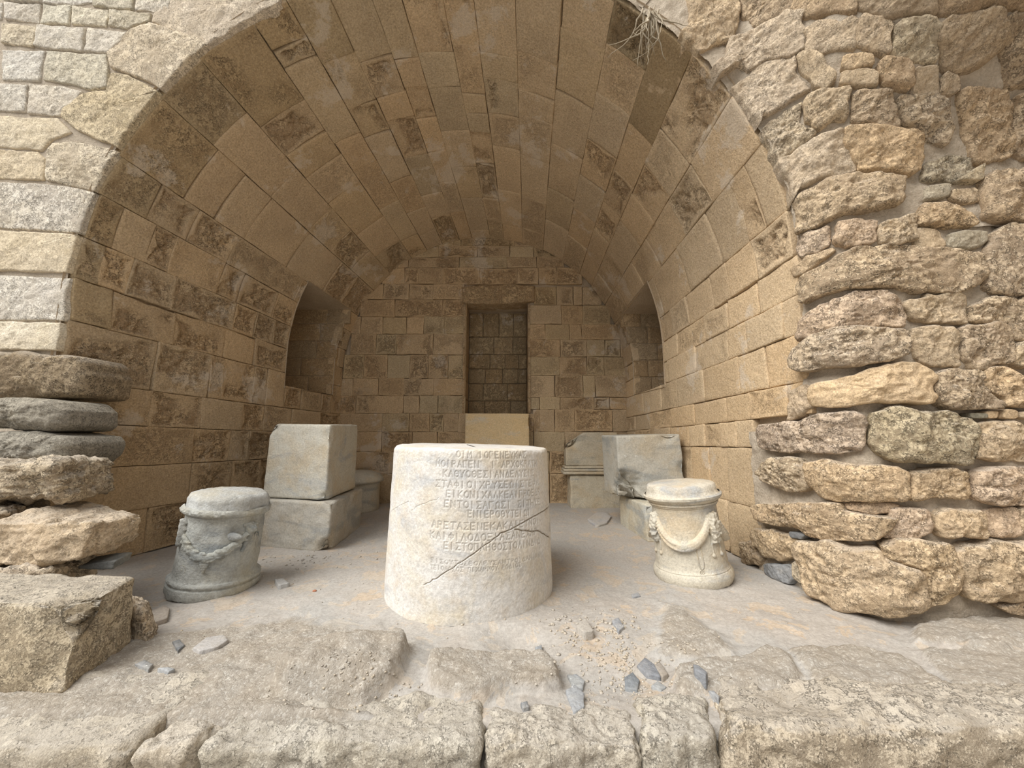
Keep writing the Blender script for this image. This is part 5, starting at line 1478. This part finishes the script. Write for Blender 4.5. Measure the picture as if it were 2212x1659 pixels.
# right altar: cream, garlanded
ax, ay = 1.285, 2.875
al = empty('round_altar', (ax, ay, 0.0), 'cream marble round altar with a carved garland, at the right', 'altar')
Rb = lambda z: 0.243 - 0.03 * (z / 0.5)
prof = [(0.0, -0.02), (0.225, -0.02), (0.248, -0.012), (0.262, 0.02), (0.262, 0.052), (0.252, 0.072), (0.247, 0.075), (0.247, 0.082), (0.243, 0.086)] + [(Rb(z), z) for z in np.linspace(0.10, 0.475, 14)] + \
       [(0.216, 0.492), (0.224, 0.497), (0.224, 0.505), (0.233, 0.509), (0.234, 0.519), (0.228, 0.521), (0.246, 0.535), (0.262, 0.552), (0.264, 0.566), (0.252, 0.576)]
v, q_, t_ = lathe(prof, 128, 0.006, 11)
lowm = v[:, 2] < 0.05
ang = np.arctan2(v[:, 1], v[:, 0])
v[:, 2] += np.where(lowm, 0.012 * fbm(np.c_[np.cos(ang) * 5, np.sin(ang) * 5, 0 * ang], 3), 0)
put('body', v, q_, t_, 'marble_cream', al, (0.98, 0.96, 0.92, 1), base=(0, 0, 0), sharp=32)
v, q_, t_ = lathe([(0.25, 0.570), (0.236, 0.58), (0.230, 0.60), (0.226, 0.630), (0.215, 0.640), (0.12, 0.643), (0.0, 0.643)], 96, 0.012, 14)
put('top_plinth', v, q_, t_, 'marble_cream', al, (1.02, 1.0, 0.97, 1), base=(0, 0, 0))
fa = 0.42   # the altar's front faces the camera, which stands to its left
c0 = -math.atan2(ax, ay)
def ga(a): return a + c0
sw = []
for (a0, a1, zt, zm) in ((ga(-0.92), ga(0.72), 0.43, 0.255), (ga(0.98), ga(2.5), 0.43, 0.26), (ga(-2.6), ga(-1.10), 0.43, 0.26)):
    n = 34
    t = np.linspace(0, 1, n)
    a = a0 + (a1 - a0) * t
    z = zt - (zt - zm) * (1 - (2 * t - 1) ** 2) ** 0.85
    sw.append((a, z, t))
parts = []
for a, z, t in sw:
    rad = 0.017 + 0.017 * np.sin(PI * t) ** 0.7
    parts.append(cyl_tube(Rb, list(zip(a, z)), rad, 10, 0.004))
    for k in range(30):          # overlapping leaves along the swag
        i = int(2 + k * (len(t) - 5) / 29)
        for sg in (-1, 1):
            zz_ = z[i] + sg * rad[i] * 0.45
            parts.append(ball(on_cyl(Rb(zz_), a[i] + sg * 0.01, zz_, rad[i] * 0.75), 0.017, 7, 5, (1.25, 0.5, 0.75), 0.2))
v, q_, t_ = remesh(*join(parts), 0.0045)
put('garland', v, q_, t_, 'marble_cream', al, (1.0, 0.97, 0.92, 1), base=(0, 0, 0))
# bosses where the swags meet, ribbons, medallion
for am in (ga(0.85), ga(-1.02)):
    parts = []
    for (dz_, r, h) in ((0.435, 0.032, 0.012), (0.40, 0.040, 0.012), (0.36, 0.038, 0.016), (0.32, 0.036, 0.016), (0.285, 0.026, 0.010)):
        for s in (-1, 1):
            SEED[0] += 1
            parts.append(ball(on_cyl(Rb(dz_), am + s * 0.055, dz_, h), r * 0.85, 16, 12, (1, 0.9, 1), 0.7))
    for s in (-1, 1):
        parts.append(cyl_tube(Rb, [(am + s * 0.09, 0.30), (am + s * 0.16, 0.26), (am + s * 0.15, 0.20)], [0.009, 0.007, 0.006], 7, 0.002))
        parts.append(ball(on_cyl(Rb(0.19), am + s * 0.15, 0.19, 0.002), 0.015, 8, 6))
    v, q_, t_ = remesh(*join(parts), 0.0045)
    put('carved_head', v, q_, t_, 'marble_cream', al, (0.94, 0.93, 0.90, 1), base=(0, 0, 0))
def ellipse_path(a, z, ra_, rz, n=30):
    t = np.linspace(0, 2 * PI, n)
    return [(a + ra_ * math.cos(k), z + rz * math.sin(k)) for k in t]
v, q_, t_ = cyl_tube(Rb, [(ga(0.22), 0.30), (ga(0.215), 0.22), (ga(0.22), 0.15), (ga(0.245), 0.125), (ga(0.285), 0.118), (ga(0.325), 0.125), (ga(0.35), 0.15), (ga(0.345), 0.22), (ga(0.335), 0.31)], 0.004, 7, 0.001)
put('ribbon', v, q_, t_, 'marble_cream', al, (0.97, 0.95, 0.90, 1), base=(0, 0, 0))
parts = [cyl_tube(Rb, ellipse_path(ga(0.27), 0.10 + 0.0, 0.055, 0.013), 0.003, 6, 0.001), ball(on_cyl(Rb(0.1), ga(0.27), 0.10), 0.006, 8, 6)]
v, q_, t_ = join(parts)
put('rosette', v, q_, t_, 'marble_cream', al, (0.97, 0.95, 0.90, 1), base=(0, 0, 0))
# knot at the bottom of the swag
v, q_, t_ = ball(on_cyl(Rb(0.262), ga(-0.06), 0.262, 0.012), 0.037, 12, 9, (1, 0.75, 1), 0.2)
put('garland_knot', v, q_, t_, 'marble_cream', al, (0.92, 0.92, 0.89, 1), base=(0, 0, 0))

al.rotation_euler = (0, math.radians(-5.5), 0)
# left altar: blue-grey, worn fruit garland, slightly tilted on its broken foot
bx_, by_ = -1.965, 2.68
bl = empty('round_altar', (bx_, by_, 0.0), 'blue-grey marble round altar with worn fruit garland, at the left', 'altar')
Rl = lambda z: 0.228 - 0.012 * (z / 0.5)
prof = [(0.0, -0.02), (0.20, -0.02), (0.240, -0.015), (0.250, 0.005), (0.254, 0.03), (0.252, 0.050), (0.243, 0.056), (0.243, 0.062), (0.250, 0.068), (0.252, 0.078), (0.247, 0.087), (0.236, 0.092), (0.230, 0.100)] + [(Rl(z), z) for z in np.linspace(0.12, 0.455, 14)] + \
       [(0.220, 0.462), (0.222, 0.476), (0.236, 0.482), (0.246, 0.492), (0.249, 0.505), (0.244, 0.520), (0.230, 0.528)]
v, q_, t_ = lathe(prof, 160, 0.014, 12)
ang = np.arctan2(v[:, 1], v[:, 0])
lw_ = sstep(0.09, -0.02, v[:, 2])
v[:, 2] += lw_ * (0.018 * fbm(np.c_[np.cos(ang) * 4, np.sin(ang) * 4, 0 * ang + 3], 3) - 0.012 * np.cos(ang - 4.2) + 0.010)
put('body', v, q_, t_, 'marble_altar', bl, (1.0, 1.0, 0.97, 1), base=(0, 0, 0), sharp=32)
v, q_, t_ = lathe([(0.232, 0.522), (0.226, 0.53), (0.226, 0.565), (0.215, 0.59), (0.19, 0.605), (0.1, 0.612), (0.0, 0.614)], 96, 0.018, 9)
put('top_plinth', v, q_, t_, 'marble_altar', bl, (1.12, 1.12, 1.12, 1), base=(0, 0, 0))
c1 = -math.atan2(bx_, by_)
def gb(a): return a + c1
# garland swag: rises to the right
path = smooth_path([(gb(-1.15), 0.36), (gb(-0.85), 0.30), (gb(-0.5), 0.25), (gb(-0.2), 0.245), (gb(0.15), 0.29), (gb(0.5), 0.35), (gb(0.8), 0.415)], 34)
parts = [cyl_tube(Rl, path, 0.014 + 0.012 * np.sin(np.linspace(0, PI, 34)), 9, 0.0)]
for i in range(2, 33):
    a, z = path[i]
    for s in (-1, 1):
        parts.append(ball(on_cyl(Rl(z), a + random.uniform(-0.03, 0.03), z + s * random.uniform(0.006, 0.024), 0.010), random.uniform(0.010, 0.019), 7, 5, (1.3, 0.7, 0.8), 0.4))
v, q_, t_ = remesh(*join(parts), 0.0045)
put('garland', v, q_, t_, 'marble_altar', bl, (0.97, 0.97, 0.92, 1), base=(0, 0, 0))
parts = []
for row, cnt in enumerate((4, 4, 3, 2, 1)):
    for k in range(cnt):
        parts.append(ball(on_cyl(Rl(0.2), gb(-0.33 + (k - (cnt - 1) / 2) * 0.052), 0.222 - row * 0.014, 0.006), 0.0095, 7, 5))
v, q_, t_ = remesh(*join(parts), 0.0035)
put('grape_cluster', v, q_, t_, 'marble_altar', bl, (1.0, 1.0, 0.97, 1), base=(0, 0, 0))
v, q_, t_ = ball(on_cyl(Rl(0.36), gb(0.20), 0.365, 0.004), 0.05, 12, 8, (1.2, 0.35, 0.5), 0.2)
put('carved_leaf', v, q_, t_, 'marble_altar', bl, (0.97, 0.98, 0.98, 1), base=(0, 0, 0))
parts = [ball(on_cyl(Rl(0.40), gb(0.62), 0.40, 0.006), 0.042, 12, 8, (1.1, 0.7, 1.0), 0.5), ball(on_cyl(Rl(0.36), gb(0.60), 0.35, 0.004), 0.030, 12, 8, (1.0, 0.7, 1.2), 0.5),
         cyl_tube(Rl, [(gb(0.60), 0.34), (gb(0.56), 0.30), (gb(0.50), 0.26)], [0.016, 0.014, 0.012], 8, 0.002), cyl_tube(Rl, [(gb(0.75), 0.43), (gb(0.62), 0.435), (gb(0.42), 0.425)], [0.014, 0.014, 0.012], 8, 0.002)]
v, q_, t_ = remesh(*join(parts), 0.0045)
put('carved_head', v, q_, t_, 'marble_altar', bl, (0.98, 0.98, 0.93, 1), base=(0, 0, 0))
parts = [ball(on_cyl(Rl(0.38), gb(-1.25), z, 0.006), 0.030, 10, 7, (1, 0.7, 1.1), 0.4) for z in (0.43, 0.39, 0.35, 0.315)]
v, q_, t_ = remesh(*join(parts), 0.005)
put('carved_figure', v, q_, t_, 'marble_altar', bl, (0.98, 0.98, 0.96, 1), base=(0, 0, 0))
for (a, z, ra_, rz) in ((gb(-0.90), 0.165, 0.11, 0.026), (gb(0.04), 0.245, 0.06, 0.014), (gb(0.95), 0.34, 0.10, 0.024)):
    parts = [cyl_tube(Rl, ellipse_path(a, z, ra_, rz), 0.004, 6, 0.001), ball(on_cyl(Rl(z), a, z, 0.0), 0.008, 8, 6)]
    v, q_, t_ = join(parts)
    put('medallion', v, q_, t_, 'marble_altar', bl, (1.0, 1.0, 0.97, 1), base=(0, 0, 0))

bl.rotation_euler = (0, math.radians(5.5), 0)
# ------------------------------------------------------------------ loose shards and stones on the floor
def shard(key, mat, col, label, h=0.012, cat='shard', name='stone_shard'):
    P = np.array(SHARDS[key]); c = P.mean(0)
    z = float(floor_height(c[:1], c[1:2])[0])
    best = z
    o = stone(None, SHARDS[key], slab_map(best), mat, col, name=name, gap=0.0, th=0.02, proud=h, bulge=0.002, rnd=0.004, rough=0.004, N=26, nr=4, jit=0.006)
    tag(o, label, cat)
SL = (1, 1, 1, 1)
shard('s1', 'chip', (0.85, 0.78, 0.72, 1), 'flat brown-edged shard by the foot of the left altar', 0.022)
shard('s2', 'slate', (1.1, 1.12, 1.15, 1), 'blue-grey slate shard at the right of the big left block')
shard('s3', 'slate', (1.5, 1.5, 1.5, 1), 'pale slate sliver on the sand by the big left block')
shard('s4', 'slate', SL, 'dark slate flake beside the flat grey stone at left')
shard('s5', 'chip', (0.95, 0.95, 0.98, 1), 'flat grey stone lying on bedrock left of the drum', 0.016)
shard('s6', 'chip', (0.9, 0.92, 0.95, 1), 'small grey stone just right of the left altar', 0.025)
shard('s7', 'slate', (1.3, 1.35, 1.4, 1), 'pale slate shard at the end of the brown ridge')
shard('s8', 'slate', (1.35, 1.37, 1.4, 1), 'long blue-grey slate slab in the gravel by the kerb', 0.016)
shard('s9', 'slate', (1.0, 1.05, 1.1, 1), 'roundish dark slate shard in the gravel, left of its cluster')
shard('s10', 'slate', (0.95, 0.98, 1.05, 1), 'dark slate shard at the back of the gravel cluster')
shard('s11', 'chip', (0.8, 0.75, 0.7, 1), 'brownish shard leaning on the dark slate cluster')
shard('s12', 'slate', (1.25, 1.3, 1.35, 1), 'pale slate shard at the front of the gravel cluster')
shard('s13', 'slate', (1.45, 1.45, 1.48, 1), 'light grey shard in the gravel right of the drum')
shard('s14', 'chip', (0.95, 0.92, 0.88, 1), 'wedge of grey schist close to the drum, on gravel', 0.03)
shard('s15', 'slate', (1.2, 1.25, 1.3, 1), 'small slate pebble at the hollow in front of the drum', 0.02)
shard('s16', 'slate', (1.4, 1.4, 1.42, 1), 'slate flake on the dust left of the right altar')
shard('s17', 'slate', (1.2, 1.2, 1.2, 1), 'little dark stone behind the square grey kerb stone', 0.015)
shard('s18', 'slate', (1.0, 1.02, 1.06, 1), 'blue slate stick on edge behind the short kerb stone', 0.03)
shard('s19', 'slate', (1.2, 1.22, 1.26, 1), 'blue slate flake in the joint before the long brown kerb', 0.03)
shard('flat', 'chip', (1.05, 1.05, 1.08, 1), 'thin grey stone plate lying before the stele pedestal', 0.03, 'stone', 'flat_stone')
# slate wedge under the overhanging stone at the left
rock('slate_wedge', [(-2.30, 2.14, 0.28), (-2.12, 2.15, 0.275), (-2.16, 2.28, 0.285), (-2.34, 2.28, 0.29), (-2.30, 2.14, 0.30), (-2.11, 2.15, 0.325), (-2.15, 2.28, 0.33), (-2.34, 2.28, 0.31)],
     'slate', (0.8, 0.8, 0.75, 1), 'dark slate wedge under the overhanging left stone', 'stone', n=14, r=0.006, rough=0.008, freq=12)
o = tag(put('terracotta_chip', *ball((-1.27, 2.62, float(floor_height(np.array([-1.27]), np.array([2.62]))[0]) + 0.004), 0.012, 8, 6, (1.2, 1, 0.6), 0.4), 'terracotta'), 'tiny red terracotta chip on the dust right of the left altar', 'chip')

# gravel nobody could count
parts = []
gr = np.random.default_rng(5)
def scatter(n, fx, fy, rmin, rmax):
    for _ in range(n):
        x, y = fx(), fy()
        z = float(floor_height(np.array([x]), np.array([y]))[0])
        r = gr.uniform(rmin, rmax)
        SEED[0] += 1
        parts.append(ball((x, y, z + r * 0.3), r, 6, 4, (gr.uniform(0.8, 1.5), gr.uniform(0.8, 1.4), 0.7), 0.5))
scatter(420, lambda: gr.normal(0.48, 0.17), lambda: gr.normal(1.80, 0.16), 0.002, 0.007)
scatter(160, lambda: gr.normal(0.42, 0.12), lambda: gr.normal(2.15, 0.10), 0.002, 0.009)
scatter(260, lambda: gr.uniform(-2.6, 1.7), lambda: gr.uniform(2.0, 5.2), 0.002, 0.007)
scatter(90, lambda: gr.normal(-1.75, 0.35), lambda: gr.normal(3.2, 0.12), 0.002, 0.010)
scatter(120, lambda: gr.normal(-0.6, 0.14), lambda: gr.normal(1.61, 0.05), 0.002, 0.006)
v, q_, t_ = join(parts)
tag(put('gravel', v, q_, t_, 'chip', None, (1.05, 1.0, 0.92, 1)), 'fine pale gravel scattered over the dusty floor', 'gravel', kind='stuff')

# ------------------------------------------------------------------ dry roots hanging from the arch
rt = empty('dry_roots', (0.98, 2.38, 3.55), 'tuft of dry roots hanging from the arch at top right', 'roots')
rr = np.random.default_rng(2)
for k in range(22):
    p = np.array([rr.normal(0.0, 0.03), rr.normal(0, 0.015), 0.42 + rr.normal(0, 0.03)])
    pts = [p.copy()]
    L = rr.uniform(0.15, 0.42); n = 9
    d = np.array([rr.normal(0, 0.25), rr.normal(0, 0.12), -1.0])
    for i in range(n):
        d = d + rr.normal(0, 0.35, 3) * np.array([1, 0.5, 0.2]); d /= np.linalg.norm(d); d[2] = min(d[2], -0.35)
        p = p + d * L / n; pts.append(p.copy())
    v, q_, t_ = tube(pts, np.linspace(rr.uniform(0.004, 0.009), 0.0015, n + 1), 6)
    put('root', v, q_, t_, 'root', rt, base=(0, 0, 0))
